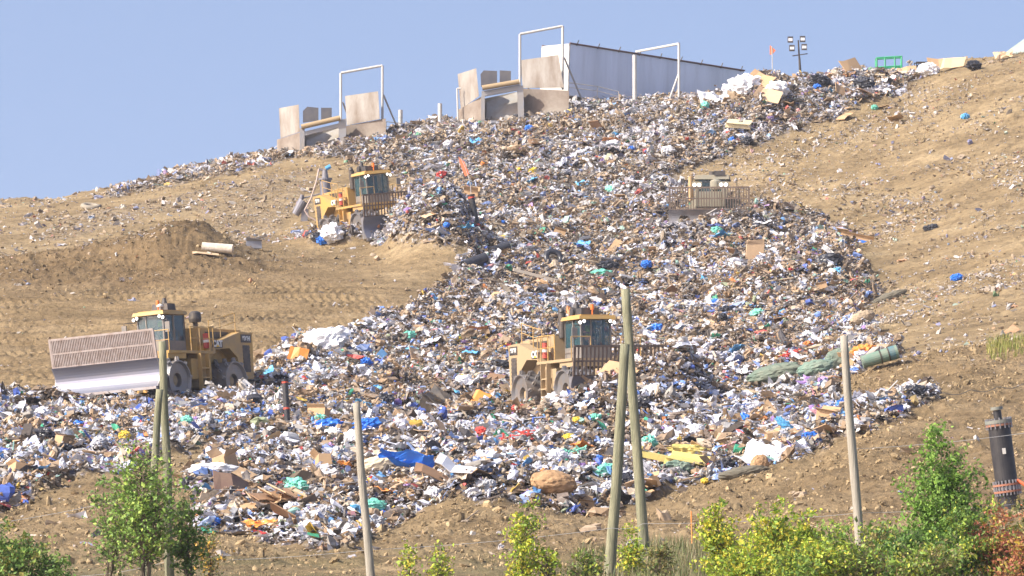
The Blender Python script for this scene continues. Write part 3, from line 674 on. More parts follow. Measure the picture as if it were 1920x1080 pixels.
t2 = tipper(335, dict(base=(960,232), lw=[(857,207),(905,180),(906,228),(859,238)], lp=[(858,139),(893,128),(898,180),(864,205)], roll=((904,165),(974,153)),
    beam=[(903,171),(975,158),(975,168),(903,181)], pl=[(902,180),(909,179),(909,236),(902,237)], pr=[(969,162),(981,160),(983,232),(972,233)], open=[(909,181),(970,168),(972,232),(909,236)],
    rw=[(981,166),(1067,170),(1066,215),(984,232)], rp=[(975,113),(1047,103),(1057,164),(980,165)], small=[[(901,139),(907,132),(932,133),(932,157),(902,163)],[(937,132),(958,133),(958,153),(937,157)]],
    frame=(975,64,1055,49,166,168), brace=((1058,108),(1091,187)), bed=(930,1040,212)), 'middle trailer tipper with stained plates and tall portal frame beside the white trailer')
ptube(t2, 'corner_rail', [(859,238,1.5),(857,166,1.5),(864,166,1.5)], 335, .06, WPAINT)
# trailer
def trailer():
    D0 = 343; L = 17.0; W = 2.6; H = 3.45
    A = at(1065,82,D0)       # top near corner
    base = Vector((A.x, A.y, A.z-H))
    root = empty('box_trailer', base, (0,0,0), 'long white box trailer with dark top rail parked behind the middle tipper', 'trailer')
    ang = math.radians(44); root.rotation_euler = (0, math.radians(2.6), ang*1.0)
    TW = mat('sky_tinted_trailer_skin', (.66,.72,.84), .3, .15, (.42,.46,.54), .8, .5, bump=.3, stretch=(1.2,1,.12)); TE = mat('cream_trailer_end', (.56,.54,.48), .5, 0, (.6,.55,.48), .3, 1)  # skin colour holds the blue of reflected sky and a streaky sheen
    MB().box(0.05, L, 0.0, W, 0, H).build('body', TW, root)
    e = MB().box(-.03, .05, .05, W-.05, .05, H-.08).build('rear_door', TE, root)
    MB().box(-.06,.04,-.03,.10,0,H).box(-.06,.04,W-.10,W+.03,0,H).box(-.06,.04,-.03,W+.03,H-.1,H+.02).build('door_frame', WPAINT, e)
    MB().tube((-.02,-.05,H+.05),(L,-.05,H+.05),.06).box(-.02,L,W-.05,W+.05,H,H+.1).build('top_rail', mat('maroon_rail', (.10,.06,.07), .6, amt=.3), root)
    for k in range(9): xx = .6+k*(L-1)/8; MB().tube((xx,-.06,H-.05),(xx+.12,-.12,H+.32),.035).build('tarp_hook', DARK, root)
    r = MB()
    for k in range(31): r.box(.3+k*.54,.318+k*.54,-.004,.0,.1,H-.1)
    r.build('side_ribs', TW, root)
    MB().box(1.0,L-1,.5,W-.5,-.55,0).build('underframe', DARK, root)
    for k in (1.6, 2.9): 
        w = MB().tube((k,.05,-.6),(k,.35,-.6),.5,n=20).tube((k,W-.35,-.6),(k,W-.05,-.6),.5,n=20).build('wheel', BLACKP, root)
    return root
trailer()
# second portal frame in front of the trailer side
fr = empty('portal_frame', at(1273,190,338), label='white pipe portal frame standing against the long side of the trailer', cat='portal frame')
ptube(fr, 'frame', [(1193,97,5),(1273,82,0),(1273,190,0)], 338, .085, WPAINT, 8); ptube(fr, 'brace', [(1272,140,0),(1254,190,0)], 338, .07, WPAINT, 8)
for (x_, ya, yb, D_, lb) in ((751,206,244,338,'short white pipe standing just right of the left tipper'), (825,194,236,338,'white pipe standing alone between the two tippers'), (1190,103,185,337,'tall white pipe standing in front of the trailer side')):
    a = at(x_, yb, D_); o = MB().tube((0,0,-.4), (0,0,(yb-ya)/F*D_), .14, n=14).tube((0,0,(yb-ya)/F*D_-.5),(0,0,(yb-ya)/F*D_-.42),.155,n=14).build('standing_pipe', WPAINT, None, False); o.location = a
    tag(o, lb, 'pipe', 'white pipes on the crest')
for pts, lb in ((((724,228),(760,232),(800,238)), 'thin grey handrail on the crest beside the left tipper'), (((1066,155),(1120,162),(1160,172)), 'thin grey handrail under the trailer beside the middle tipper')):
    a = at(pts[0][0], pts[0][1]+14, 337); o = MB()
    P3 = [at(*p, 337)-a for p in pts]; o.path(P3, .03); o.path([p-Vector((0,0,.3)) for p in P3], .025)
    for p in P3: o.tube(p, p-Vector((0,0,1.1)), .03)
    o = o.build('handrail', GPLATE); o.location = a; tag(o, lb, 'handrail')

# ------------------------------------------------------------------ crest things
lm = empty('light_mast', at(1503,168,342), label='tall mast with four floodlights standing on the crest by the refuse', cat='light mast')
MB().tube((0,0,-1),(-.22,0,3.3),.085,.05).build('pole', DARK, lm)
MB().tube((-.62,0,2.25),(.40,0,2.4),.035).tube((.12,0,-.8),(-.1,.05,2.2),.02).build('crossbar', DARK, lm)
FL = mat('floodlight_glass', (.75,.76,.8), .2, amt=.1)
for (x_, y_) in ((1482,74),(1505,73),(1485,90),(1508,88)):
    p = at(x_, y_, 341.8)-lm.location
    h = MB().box(p.x-.18,p.x+.18,p.y-.02,p.y+.2,p.z-.2,p.z+.2).build('floodlight', DARK, lm)
    MB().box(p.x-.14,p.x+.14,p.y-.04,p.y-.018,p.z-.10,p.z+.08).build('lens', FL, h)
fl = empty('flag_pole', at(1449,152,342), label='small orange flag on a thin whip pole left of the light mast', cat='flag')
MB().tube((0,0,-.5),(-.05,0,2.3),.03).build('pole', WPAINT, fl)
ORF = mat('orange_flag', (.85,.22,.10), .7, amt=.15)
MB().slab([(-.2,0,2.4),(.2,0,2.05),(-.02,0,1.8),(-.2,0,1.75)], (0,.02,0)).build('flag', ORF, fl)
gc = empty('green_cage', at(1668,145,341), label='green tubular cage platform standing on the crest behind the refuse', cat='cage')
GRN = mat('green_paint', (.03,.36,.17), .5, amt=.15)
gb = MB()
cs = [(-.85,0),(-.3,0),(.35,0),(.8,0),(.85,1.0),(-.85,1.0)]
for zz in (.2,.72,1.35): gb.path([(x_, y_, zz+.06*x_) for x_, y_ in cs+cs[:1]], .055)
for x_, y_ in cs: gb.tube((x_,y_,0),(x_,y_,1.35+.06*x_),.055)
gb.build('cage_rail', GRN, gc)
MB().box(-.9,1.1,-.1,1.1,-.45,0).build('base', GRN, gc)
cr = empty('plastic_crate', at(1733,130,340), (0,0,.1), label='black slatted plastic crate among cardboard on the crest', cat='crate')
cb = MB()
for z_ in (0,.22,.44): cb.box(-.55,.75,-.03,.03,z_,z_+.07).box(-.55,.75,.77,.83,z_,z_+.07)
for k in range(9): cb.box(-.55+k*.155,-.5+k*.155,-.025,.025,0,.5).box(-.55+k*.155,-.5+k*.155,.775,.825,0,.5)
cb.build('crate_wall', BLACKP, cr); MB().box(-.55,.75,0,.8,-.04,.02).build('crate_base', BLACKP, cr)
pl_ = MB().slab([at(1885,98,352), at(1935,62,352), at(1935,110,352), at(1885,112,352)], (0,3,0)).build('tarpaulin', mat('pale_green_tarp', (.55,.70,.66), .7, amt=.2)); tag(pl_, 'pale translucent green tarpaulin tent beyond the crest in the top right corner', 'tarpaulin')

# gas standpipe behind compactor three, vent poles
PIPE = mat('grey_pipe', (.17,.17,.20), .5, .1, (.28,.24,.2), .4, 2); BPIPE = mat('black_pipe', (.022,.022,.026), .45, 0, (.10,.09,.08), .35, 2); RBAND = mat('red_band', (.55,.07,.04), .6, amt=.1)
sp = empty('gas_standpipe', at(612,400,299), (0,math.radians(-2),0), 'fat grey flanged standpipe with a hose behind the yellow compactor', 'standpipe')
MB().tube((0,0,-1.0),(0,0,1.95),.33,n=20).tube((0,0,1.95),(0,0,2.05),.42,n=20).tube((0,0,2.05),(0,0,2.55),.2,.14,n=16).tube((0,0,2.5),(-.35,0,2.6),.07).build('pipe', PIPE, sp)
MB().path([(-.35,0,2.6),(-.5,-.2,1.9),(-.85,-.3,.9),(-1.25,-.3,.2),(-1.0,-.3,-.2),(-.3,-.3,-.6)], .05, 8).build('hose', mat('pink_hose', (.45,.36,.33), .6), sp)
bp_ = MB().box(0,.02,0,.3,0,.02).tube((.05,0,2.6),(.35,0,2.75),.13).build('strap', mat('blue_strap', (.03,.30,.62), .6), sp)
el = empty('pipe_elbow', at(562,400,300), (0,.1,0), 'dark bent pipe stub leaning on the soil left of the grey standpipe', 'pipe')
MB().tube((-.25,0,-.1),(.15,0,.75),.22,.32,n=14).tube((0,0,.75),(.05,0,1.1),.12).box(.1,.5,-.1,.1,-.9,.3).build('elbow', PIPE, el); MB().tube((.1,0,.9),(1.3,0,1.35),.04).build('rod', PIPE, el)
def vent(p0, p1, D, r, label, flag=False):
    a = at(*p0, D); b = at(*p1, D+.2); root = empty('vent_pipe', a, label=label, cat='vent pipe', group='dark vent pipes with red bands')
    d = b-a; MB().tube(-d*.25, d, r, n=14).tube(d*.97, d*1.0, r*1.25, n=14).build('pipe', BPIPE, root)
    for t in (.93, .42): MB().tube(d*t, d*(t+.035), r*1.07, n=14).build('red_band', RBAND, root)
    return root
vp = vent((902,466),(883,365), 284, .17, 'leaning dark vent pipe with red bands above the black pipe ends')
ow = empty('whip_flag', at(885,370,284.5), label='long orange flag on a bent whip beside the leaning vent pipe', cat='flag')
MB().path([(0,0,-.5),(-.1,0,.8),(-.35,0,1.6),(-.62,0,2.2)], .02).build('pole', WPAINT, ow)
MB().slab([(-.38,0,1.15),(-.15,0,1.3),(-.45,0,2.0),(-.75,0,2.25),(-.68,0,1.9)], (0,.02,0)).build('flag', ORF, ow)
vent((540,808),(534,712), 203, .12, 'upright dark vent pipe with two red bands right of the tracked compactor')
o = MB().tube((0,0,-.5),(-.06,0,.75),.09,n=12).tube((-.055,0,.7),(-.06,0,.78),.11,n=12).build('pipe_stub', PIPE); o.location = at(558,816,202); tag(o, 'short dark pipe stub just right of the upright red-banded vent pipe', 'pipe')

# big black wellhead in the foreground
wb = ground(1890, 940); wh = empty('gas_wellhead', at(1893,950,150), (0, math.radians(-7.5), 0), 'fat black flanged gas wellhead behind the shrubs at the right edge', 'wellhead')
q = F/150
MB().tube((0,0,-.6),(0,0,2.5),.33,n=28).tube((0,0,2.5),(0,0,2.85),.12,n=18).build('pipe', BPIPE, wh)
MB().tube((0,0,2.46),(0,0,2.56),.40,n=28).tube((0,0,2.86),(0,0,2.95),.18,n=20).build('top_flange', mat('grey_green_flange', (.16,.19,.18), .5, amt=.4), wh)
RR = mat('rusty_ring', (.32,.13,.08), .7, amt=.3)
for za, rr_ in ((2.38,.385),(.62,.41),(.42,.41)): MB().tube((0,0,za),(0,0,za+.06),rr_,n=28).build('rubber_ring', RR, wh)
bt = MB().tube((0,0,.5),(0,0,.6),.36,n=28)
for k in range(22):
    a = 2*math.pi*k/22; bt.tube((.38*math.cos(a),.38*math.sin(a),.34),(.38*math.cos(a),.38*math.sin(a),.78),.028,n=6)
bt.build('bolt_flange', STEEL, wh); bt = MB().tube((0,0,2.445),(0,0,2.455),.38,n=28)
for k in range(16):
    a = 2*math.pi*k/16; bt.tube((.37*math.cos(a),.37*math.sin(a),2.3),(.37*math.cos(a),.37*math.sin(a),2.62),.022,n=6)
bt.build('bolt_flange', STEEL, wh)
MB().box(-.03,.07,-.352,-.325,1.55,1.72).build('label_plate', WPAINT, wh)
MB().path([(.3,-.2,.75),(.7,-.4,.4),(1.0,-.4,.2)], .05).path([(.3,-.3,.0),(.9,-.4,.1)], .05).build('hose', mat('orange_hose', (.7,.14,.05), .5, amt=.1), wh)

# ------------------------------------------------------------------ foreground poles and wires
WOOD = mat('weathered_pole', (.29,.28,.18), .85, 0, (.12,.13,.08), 1.0, 3, bump=1.0, stretch=(4,4,.3))
WOODG = mat('grey_weathered_pole', (.38,.35,.29), .85, 0, (.20,.18,.14), .9, 2.2, bump=.6, stretch=(3,3,.25))
poles = [((304,640),(320,1120),118,.098,'greenish wooden pole rising behind the leafy sapling, the taller of its leaning pair',WOOD),
 ((299,730),(272,1120),117.6,.090,'shorter wooden pole propped against the taller one behind the leafy sapling',WOOD),
 ((668,755),(699,1125),118,.092,'single grey wooden pole left of centre leaning left',WOODG),
 ((1172,542),(1212,1082),131,.125,'tallest wooden pole, crossing behind its prop in front of the dusty compactor',WOOD),
 ((1172,645),(1141,1115),122,.125,'greenish prop pole leaning to the right against the tallest pole',WOOD),
 ((1582,630),(1618,1110),118,.10,'grey wooden pole in front of the bare berm at right',WOODG)]
for (p0, p1, D_, r, lb, m) in poles:
    a = at(*p0, D_); b = at(*p1, D_); h = (b-a).length; nseg = 16; mb = MB(); vs = []; fs = []; n = 16
    ax = (a-b).normalized(); qq = ax.to_track_quat('Z', 'Y'); sd = R.uniform(0, 50)
    for k in range(nseg+1):
        t = k/nseg; c = (a-b)*t+Vector((mnoise.noise(Vector((sd, t*3, 0)))*.03, 0, 0)); rr = r*(1.12-.22*t)
        for i in range(n):
            an = 2*math.pi*i/n; w = rr*(1+.06*mnoise.noise(Vector((math.cos(an)*1.5+sd, math.sin(an)*1.5, t*4))))
            vs.append(c+qq @ Vector((w*math.cos(an), w*math.sin(an), 0)))
    fs = [(k*n+i, k*n+(i+1)%n, (k+1)*n+(i+1)%n, (k+1)*n+i) for k in range(nseg) for i in range(n)]+[tuple(nseg*n+i for i in range(n))]
    mb.add(vs, fs); o = mb.build('wooden_pole', m, None, True); o.location = b; tag(o, lb, 'pole', 'wooden litter fence poles')
    bd = MB().tube((a-b)*.08, (a-b)*.082, r*1.2, n=14).build('wire_band', DARK, o) if '1172,542' == f'{p0[0]},{p0[1]}' else None
WIRE = mat('galvanised_wire', (.42,.42,.42), .5, .2, amt=.1); DWIRE = mat('dark_cable', (.06,.06,.06), .6, amt=.1)
def wire(pts, D_, r, m, lb, sag=6, scal=0):
    P0 = at(*pts[0], D_); ps = []
    for (a, b) in zip(pts, pts[1:]):
        nn = 12 if not scal else max(6, int((b[0]-a[0])/8))
        for k in range(nn):
            t = k/nn; x_ = a[0]+(b[0]-a[0])*t; y_ = a[1]+(b[1]-a[1])*t+sag*4*t*(1-t)
            if scal: y_ += scal*abs(math.sin(x_*math.pi/52))
            ps.append(at(x_, y_, D_)-P0)
    ps.append(at(*pts[-1], D_)-P0)
    o = MB().path(ps, r, 5).build('fence_wire', m); o.location = P0; tag(o, lb, 'fence wire', 'wires strung between the wooden poles')
wire([(-80,990),(312,915),(681,902)], 118.2, .0055, WIRE, 'upper pale fence wire left of the single grey pole', 8)
wire([(150,1080),(316,1052),(692,1031),(1148,990),(1205,982),(1609,962),(2000,935)], 118.2, .0055, WIRE, 'lowest pale fence wire running low across all the poles', 5)
wire([(1597,842),(2000,800)], 118.2, .0055, WIRE, 'upper pale fence wire right of the berm pole', 6)
wire([(90,862),(302,790)], 118.2, .006, DWIRE, 'thin dark wire rising to the leaning pole pair', 4)
wire([(1190,720),(1420,800),(1592,762)], 118.2, .006, DWIRE, 'thin dark wire drooping between tallest pole and berm pole', 14)
wire([(1420,738),(1588,742),(1990,705)], 118.2, .009, DWIRE, 'dark scalloped net cable sagging beside the berm pole', 10, 7)

# ------------------------------------------------------------------ individual refuse items
CB = mat('cardboard', (.47,.31,.17), .85, 0, (.36,.24,.14), .5, 2.5); CBL = mat('light_cardboard', (.58,.41,.25), .85, 0, (.45,.31,.19), .4, 2.5); CBD = mat('wet_cardboard', (.27,.16,.09), .85, 0, (.17,.11,.07), .5, 2.5)
BW = mat('white_film', (.76,.77,.80), .4, 0, (.55,.53,.50), .4, 3); BG = mat('grey_film', (.42,.43,.46), .45, 0, (.3,.28,.26), .4, 3); BB = mat('blue_film', (.03,.16,.62), .4, 0, (.05,.24,.6), .5, 4); BLB = mat('light_blue_film', (.10,.40,.72), .45, 0, (.3,.5,.65), .4, 4)
BK = mat('black_film', (.025,.027,.035), .35, 0, (.09,.09,.1), .5, 4); BT = mat('teal_film', (.16,.55,.42), .5, 0, (.35,.6,.5), .4, 4); BY = mat('yellow_film', (.70,.52,.05), .5, 0, (.5,.4,.1), .3, 4); BR = mat('red_film', (.52,.05,.04), .5, 0, (.4,.12,.08), .3, 4); BO = mat('orange_film', (.75,.27,.05), .5, 0, (.6,.3,.1), .3, 4)
TIM = mat('scrap_timber', (.45,.35,.23), .85, 0, (.28,.21,.14), .6, 3); GTARP = mat('green_grey_tarp', (.115,.17,.13), .7, 0, (.27,.26,.19), .7, 1.6); GT2 = mat('mint_tarp', (.13,.22,.17), .7, 0, (.24,.25,.19), .8, 2); FOAM = mat('yellow_foam', (.60,.50,.16), .9, 0, (.42,.33,.12), .6, 1.5, bump=.5); BURL = mat('brown_bale_cloth', (.40,.25,.13), .9, 0, (.28,.17,.09), .5, 2.5, bump=.6)
LOGM = mat('dark_rolled_carpet', (.13,.12,.09), .9, 0, (.2,.17,.12), .5, 3)
def bag_mesh(seed, sx=1, sy=.75, sz=.6, amp=.22, n=3):
    import bmesh
    b = bmesh.new(); bmesh.ops.create_icosphere(b, subdivisions=n+1, radius=.5)
    for v in b.verts:
        d = v.co.normalized(); k = abs(mnoise.noise(d*2.2+Vector((seed*3.1, 0, 0))))*1.3+.6*abs(mnoise.noise(d*5+Vector((0, seed*2.3, 0))))
        v.co = Vector((d.x*sx, d.y*sy, d.z*sz))*(.5*(1-amp+amp*2*k))
    m = bpy.data.meshes.new('bag'); b.to_mesh(m); b.free(); return m
def sheet_mesh(seed, w=1, h=.7, amp=.2, n=12, thick=.012):
    mb = MB(); vs = []
    for j in range(n):
        for i in range(n):
            x_ = (i/(n-1)-.5)*w; y_ = (j/(n-1)-.5)*h; p = Vector((x_*2.6+seed*7, y_*2.6, seed))
            vs.append(Vector((x_+.12*mnoise.noise(p*1.3), y_+.12*mnoise.noise(p*1.4+Vector((9,9,9))), amp*(mnoise.noise(p)*1.3+.5*abs(mnoise.noise(p*2.7))))))
    f = [(j*n+i, j*n+i+1, (j+1)*n+i+1, (j+1)*n+i) for j in range(n-1) for i in range(n-1)]
    k = n*n; vs2 = [v-Vector((0,0,thick)) for v in vs]
    per = [(0, i) for i in range(n)]+[(j, n-1) for j in range(1, n)]+[(n-1, i) for i in range(n-2, -1, -1)]+[(j, 0) for j in range(n-2, 0, -1)]
    pi = [a*n+b for a, b in per]
    mb.add(vs+vs2, f+[tuple(q_+k for q_ in ff[::-1]) for ff in f]+[(pi[a], pi[(a+1)%len(pi)], pi[(a+1)%len(pi)]+k, pi[a]+k) for a in range(len(pi))])
    return mb.mesh('sheet')
def card_mesh(seed, w=1, h=.7):
    r = random.Random(seed); mb = MB(); f1 = r.uniform(.25, .6); a = r.uniform(-.9, .9); c = r.uniform(-.6, .6)
    xs = [(-w/2, 0), (-w/2+w*f1, 0)]; xs.append((xs[1][0]+w*(1-f1)*math.cos(a), w*(1-f1)*math.sin(a)))
    xs.insert(0, (xs[0][0]-w*.22*math.cos(c), w*.22*math.sin(c)))
    sk = r.uniform(-.12, .12); vs = []
    for (x_, z_) in xs: vs += [(x_, -h/2+sk*x_, z_), (x_+r.uniform(-.05,.05), h/2+r.uniform(-.06,.06), z_+r.uniform(-.03,.05))]
    f = [(2*i, 2*i+2, 2*i+3, 2*i+1) for i in range(3)]; k = 8
    vs2 = [(x_, y_, z_-.03) for x_, y_, z_ in vs]; per = [0,2,4,6,7,5,3,1]
    mb.add(vs+vs2, f+[tuple(q_+k for q_ in ff[::-1]) for ff in f]+[(per[i], per[(i+1)%8], per[(i+1)%8]+k, per[i]+k) for i in range(8)])
    return mb.mesh('card')
def box_mesh(seed):
    r = random.Random(seed); mb = MB(); mb.box(-.5,.5,-.35,.35,-.3,.3,None,r.uniform(0,.08))
    for s in (-1, 1): mb.slab([(-.48,s*.33,.3),(.48,s*.33,.3),(.48,s*(.33+r.uniform(.1,.3)),.3+r.uniform(.05,.3)),(-.48,s*(.33+r.uniform(.1,.3)),.3+r.uniform(.05,.3))], (0,0,.02))
    return mb.mesh('box')
def plank_mesh(seed):
    r = random.Random(seed); return MB().box(-1,1,-.07,.07,-.025,.025).box(-.9,-.8,-.07,.09,.026,.06).mesh('plank')
ITEMS = []   # px, py, noun for label finding
def put(name, me, m, px, py, s, rot, label, cat, group=None, lift=0, D=None):
    P_ = ground(px, py) if D is None else on(px, D)
    o = bpy.data.objects.new(name, me); COL.objects.link(o)
    if m is not None and not me.materials: me.materials.append(m)
    o.location = P_+Vector((0,-.1,lift)); o.rotation_euler = rot; o.scale = (s, s, s) if not isinstance(s, tuple) else s
    tag(o, label, cat, group); return o
r90 = math.pi/2
def named(name, kind, m, px, py, s, rot, label, cat, lift=.15, **kw):
    me = bag_mesh(R.randrange(1, 90), amp=.09) if name in ('burlap_bale','tarpaulin_roll','cream_roll','stuffed_sack','rolled_carpet','log','stump') else {'bag': bag_mesh, 'sheet': sheet_mesh, 'card': card_mesh, 'box': box_mesh, 'plank': plank_mesh}[kind](R.randrange(1, 90)) 
    return put(name, me, m, px, py, s, rot, label, cat, lift=lift, **kw)
named('foam_mattress','box',FOAM,1290,893,(1.55,1.2,.62),(.12,.20,-.25),'thick yellow foam slab lying in front of the folded yellow foam','foam slab',.35)
named('foam_slab','bag',FOAM,1300,862,(1.7,1.2,.9),(0,.15,.3),'folded lump of yellow foam just behind the thick yellow slab','foam',.25)
named('foam_strip','plank',FOAM,1245,876,(1.0,3.2,4.0),(.1,.22,-.1),'narrow yellow foam strip left of the thick yellow slab','foam strip',.3)
named('foam_bundle','bag',GT2,1270,893,(1.1,.9,.9),(0,0,.2),'pale green plastic bundle lying against the yellow foam slab','bundle',.25)
named('burlap_bale','bag',BURL,1038,938,(1.5,1.3,1.35),(0,.1,.1),'big rounded brown cloth bale on the edge of the berm','bale',.38)
for i, (x_, y_, s_, rz_, m_, lb) in enumerate([(1452,725,(2.3,1.3,1.35),-.1,GTARP,'largest lump of the grey green tarpaulin roll, its lower left end'),(1527,715,(1.5,1.2,1.1),-.15,GT2,'mint green middle section of the rolled tarpaulin'),(1578,700,(1.5,1.2,1.4),.3,GTARP,'dark green tarpaulin lump just behind the grey pole in front of the berm')]):
    named('tarpaulin_roll','bag',m_,x_,y_,s_,(.1,-.22,rz_),lb,'tarpaulin',.5)
P_ = ground(1650, 692); tb = empty('rolled_tarpaulin', P_+Vector((0,-.2,.35)), (0,math.radians(-17),0), 'rolled mint green tarpaulin tube with two black straps, open end right', 'tarpaulin'); tb.scale = (.74,.68,.68)
MB().tube((-1.0,0,0),(.95,0,0),.36,.40,n=20,cap=False).tube((-.98,0,0),(.93,0,0),.30,.34,n=20,cap=False).tube((-1.0,0,0),(-.98,0,0),.36,n=20).build('roll', GT2, tb)
for t in (-.02,.42): MB().tube((t,0,0),(t+.06,0,0),.42,n=20).build('strap', BLACKP, tb)
MB().tube((.5,0,0),(.80,0,0),.405,n=20).build('blue_patch', mat('blue_patch', (.04,.16,.20), .7), tb)
named('cardboard_box','box',CBL,1415,492,(.95,.35,1.9),(.1,.05,.05),'large upright tan cardboard box with pale tape on the sorted refuse heap','cardboard box',.35)
lb_ = named('long_carton','box',CB,1606,457,(1.9,.8,.55),(-.15,.24,-.1),'long tan carton with a blue printed side lying on the soil edge','carton',.2)
MB().box(-.49,.40,-.362,-.355,-.26,.0).build('blue_print', BB, lb_)
named('rolled_carpet','bag',LOGM,1668,562,(1.9,.7,.75),(0,-.35,.2),'dark rolled carpet lying on the bare slope right of the refuse','carpet',.1)
named('stuffed_sack','bag',mat('tan_sack',(.36,.28,.19),.9),1617,603,(1.2,.9,1.0),(0,-.3,.2),'tan stuffed sack at the right edge of the refuse','sack',.15)
named('log','bag',LOGM,1392,893,(1.7,.6,.65),(0,-.18,.1),'dark log lying on the berm edge right of the yellow foam','log',.1)
named('stump','bag',BURL,1424,882,(.6,.6,1.1),(0,.6,.1),'short brown stump leaning at the right end of the dark log','stump',.15)
named('white_tarp','sheet',BW,1450,868,(2.2,2.0,2.0),(.5,.25,-.3),'large torn white tarpaulin spread at the berm edge right of the stump','tarpaulin',.2)
named('orange_pennant','card',BO,562,680,(.75,1.0,.8),(1.3,.2,-.3),'upright orange triangular sheet above the refuse right of the left compactor','sheet',.35)
named('blue_tarp','sheet',BB,765,885,(1.9,.45,1.6),(.7,.15,.1),'long rumpled bright blue tarpaulin strip right of the cream roll','tarpaulin',.35)
named('cream_roll','bag',mat('cream_cloth',(.62,.53,.38),.8),708,888,(1.5,1.0,1.0),(0,-.2,.1),'cream stuffed roll directly right of the single grey pole','roll',.3)
named('cream_blanket','sheet',mat('cream_blanket',(.60,.52,.38),.8),745,872,(1.6,1.2,1.2),(.5,0,.1),'cream blanket draped behind the bright blue tarpaulin strip','blanket',.3)
named('broken_board','card',BW,858,920,(1.1,.8,1),(.6,.75,.1),'broken white panel on top of the bare mound in the foreground centre','panel',.3)
named('curved_board','card',CBD,822,905,(1.1,.8,1),(.5,.4,.1),'curved brown panel beside the broken white panel','panel',.2)
named('dead_television','box',BLACKP,810,775,(.9,.9,1.1),(.3,.5,-.4),'black and grey television case lying tilted on the refuse','television',.3)
named('orange_board','card',BO,905,760,(.6,.8,.8),(1.0,.4,-.2),'small upright orange board right of the television case','board',.25)
named('brown_carpet_tile','card',mat('brown_tile',(.20,.12,.09),.9),447,928,(1.15,1.3,1),(.95,.1,.3),'dark brown carpet square right of the leafy sapling','carpet square',.35)
named('white_wrap','bag',BW,398,892,(1.7,1.2,.75),(0,0,.1),'big puffy white plastic wrap right of the leafy sapling, on the soil edge','plastic wrap',.15)
for k_ in range(5): named('cardboard_stack_sheet','card',[CB,CBL,CBD][k_%3],500+k_*9,960-k_*4,1.1,(.2+.05*k_,.05*k_,.3*k_),'flattened cardboard sheet, number %s counting up in the stack below the white wrap'%['one','two','three','four','five'][k_],'cardboard',.1+.05*k_)
ty = MB(); n1, n2 = 24, 10
vs = [((.42+.16*math.cos(b*2*math.pi/n2))*math.cos(a*2*math.pi/n1), (.42+.16*math.cos(b*2*math.pi/n2))*math.sin(a*2*math.pi/n1), .14*math.sin(b*2*math.pi/n2)) for a in range(n1) for b in range(n2)]
ty.add(vs, [(a*n2+b, ((a+1)%n1)*n2+b, ((a+1)%n1)*n2+(b+1)%n2, a*n2+(b+1)%n2) for a in range(n1) for b in range(n2)]); tym = ty.mesh('tyre', True)
put('tyre', tym, BK, 1038, 494, 1.0, (1.1,.3,.2), 'black tyre standing in the pale refuse in mid slope', 'tyre', lift=.25)
tym2 = tym.copy(); tym2.materials.clear()
put('tyre', tym2, mat('dusty_tyre',(.28,.25,.20),.9), 170, 392, 1.1, (.25,.1,0), 'dusty tyre lying on the soil near the left skyline', 'tyre', lift=.15)
bpm = MB().tube((-.6,0,0),(.6,0,0),.24,n=18,cap=False).tube((-.6,0,0),(.58,0,0),.2,n=18,cap=False).mesh('pipe')
put('black_pipe', bpm, BK, 890, 498, 1.2, (0,-.35,.5), 'short black pipe, open end facing the bare soil', 'pipe', lift=.2)
put('black_pipe', bpm.copy(), BK, 925, 478, (1.6,1,1), (0,-.3,.3), 'dark half-buried pipe behind the short black pipe', 'pipe', lift=.15)
named('white_board','card',BW,930,492,(.9,.45,1),(.7,-.7,.2),'white board leaning on the dark half-buried pipe','board',.3)
named('timber_beam','plank',mat('grey_beam',(.48,.43,.36),.9),1020,530,(1.7,2.2,3),(.1,.25,.1),'long grey timber beam lying below the tyre','beam',.2)
named('mattress','box',mat('cream_mattress',(.68,.58,.36),.9),1385,248,(1.6,1.2,.45),(.3,.1,-.2),'cream mattress lying on the refuse below the crest heap','mattress',.3)
put('storage_drum', MB().tube((-.85,0,0),(.85,0,0),.26,n=18).tube((.85,0,0),(.87,0,0),.2,n=18).mesh('drum'), mat('rusty_white_drum',(.62,.56,.47),.7,amt=.7,scale=5), 408, 474, 1.0, (0,.08,-.1), 'rusty white cylinder lying on the soil below the dark mound', 'cylinder', lift=.2)
named('curved_board','card',CBL,390,480,(1.2,.5,.8),(.3,.1,.1),'tan board lying against the rusty white cylinder','board',.1)
named('grey_box','box',STEEL,476,466,(.9,.8,.7),(0,0,.1),'grey metal box on the soil right of the rusty white cylinder','box',.15)
named('teal_bag','bag',BT,1128,524,(1.2,.9,.7),(0,0,.2),'teal plastic bag in mid slope, left of the black bag','bag',.2); named('black_bag','bag',BK,1140,510,(1.2,.9,.8),(0,0,.1),'black rubbish bag just behind the teal plastic bag','bag',.25)
named('plastic_dish','bag',BLB,1472,812,(.85,.3,.5),(.3,.7,.2),'rounded bright blue plastic lid above the torn white tarpaulin','lid',.25)
named('white_ball_bag','bag',mat('white_round_bag',(.8,.8,.82),.4),1037,745,(.9,.9,1.0),(0,0,0),'round white stuffed bag beside the drum of the dusty compactor','bag',.45,D=211)
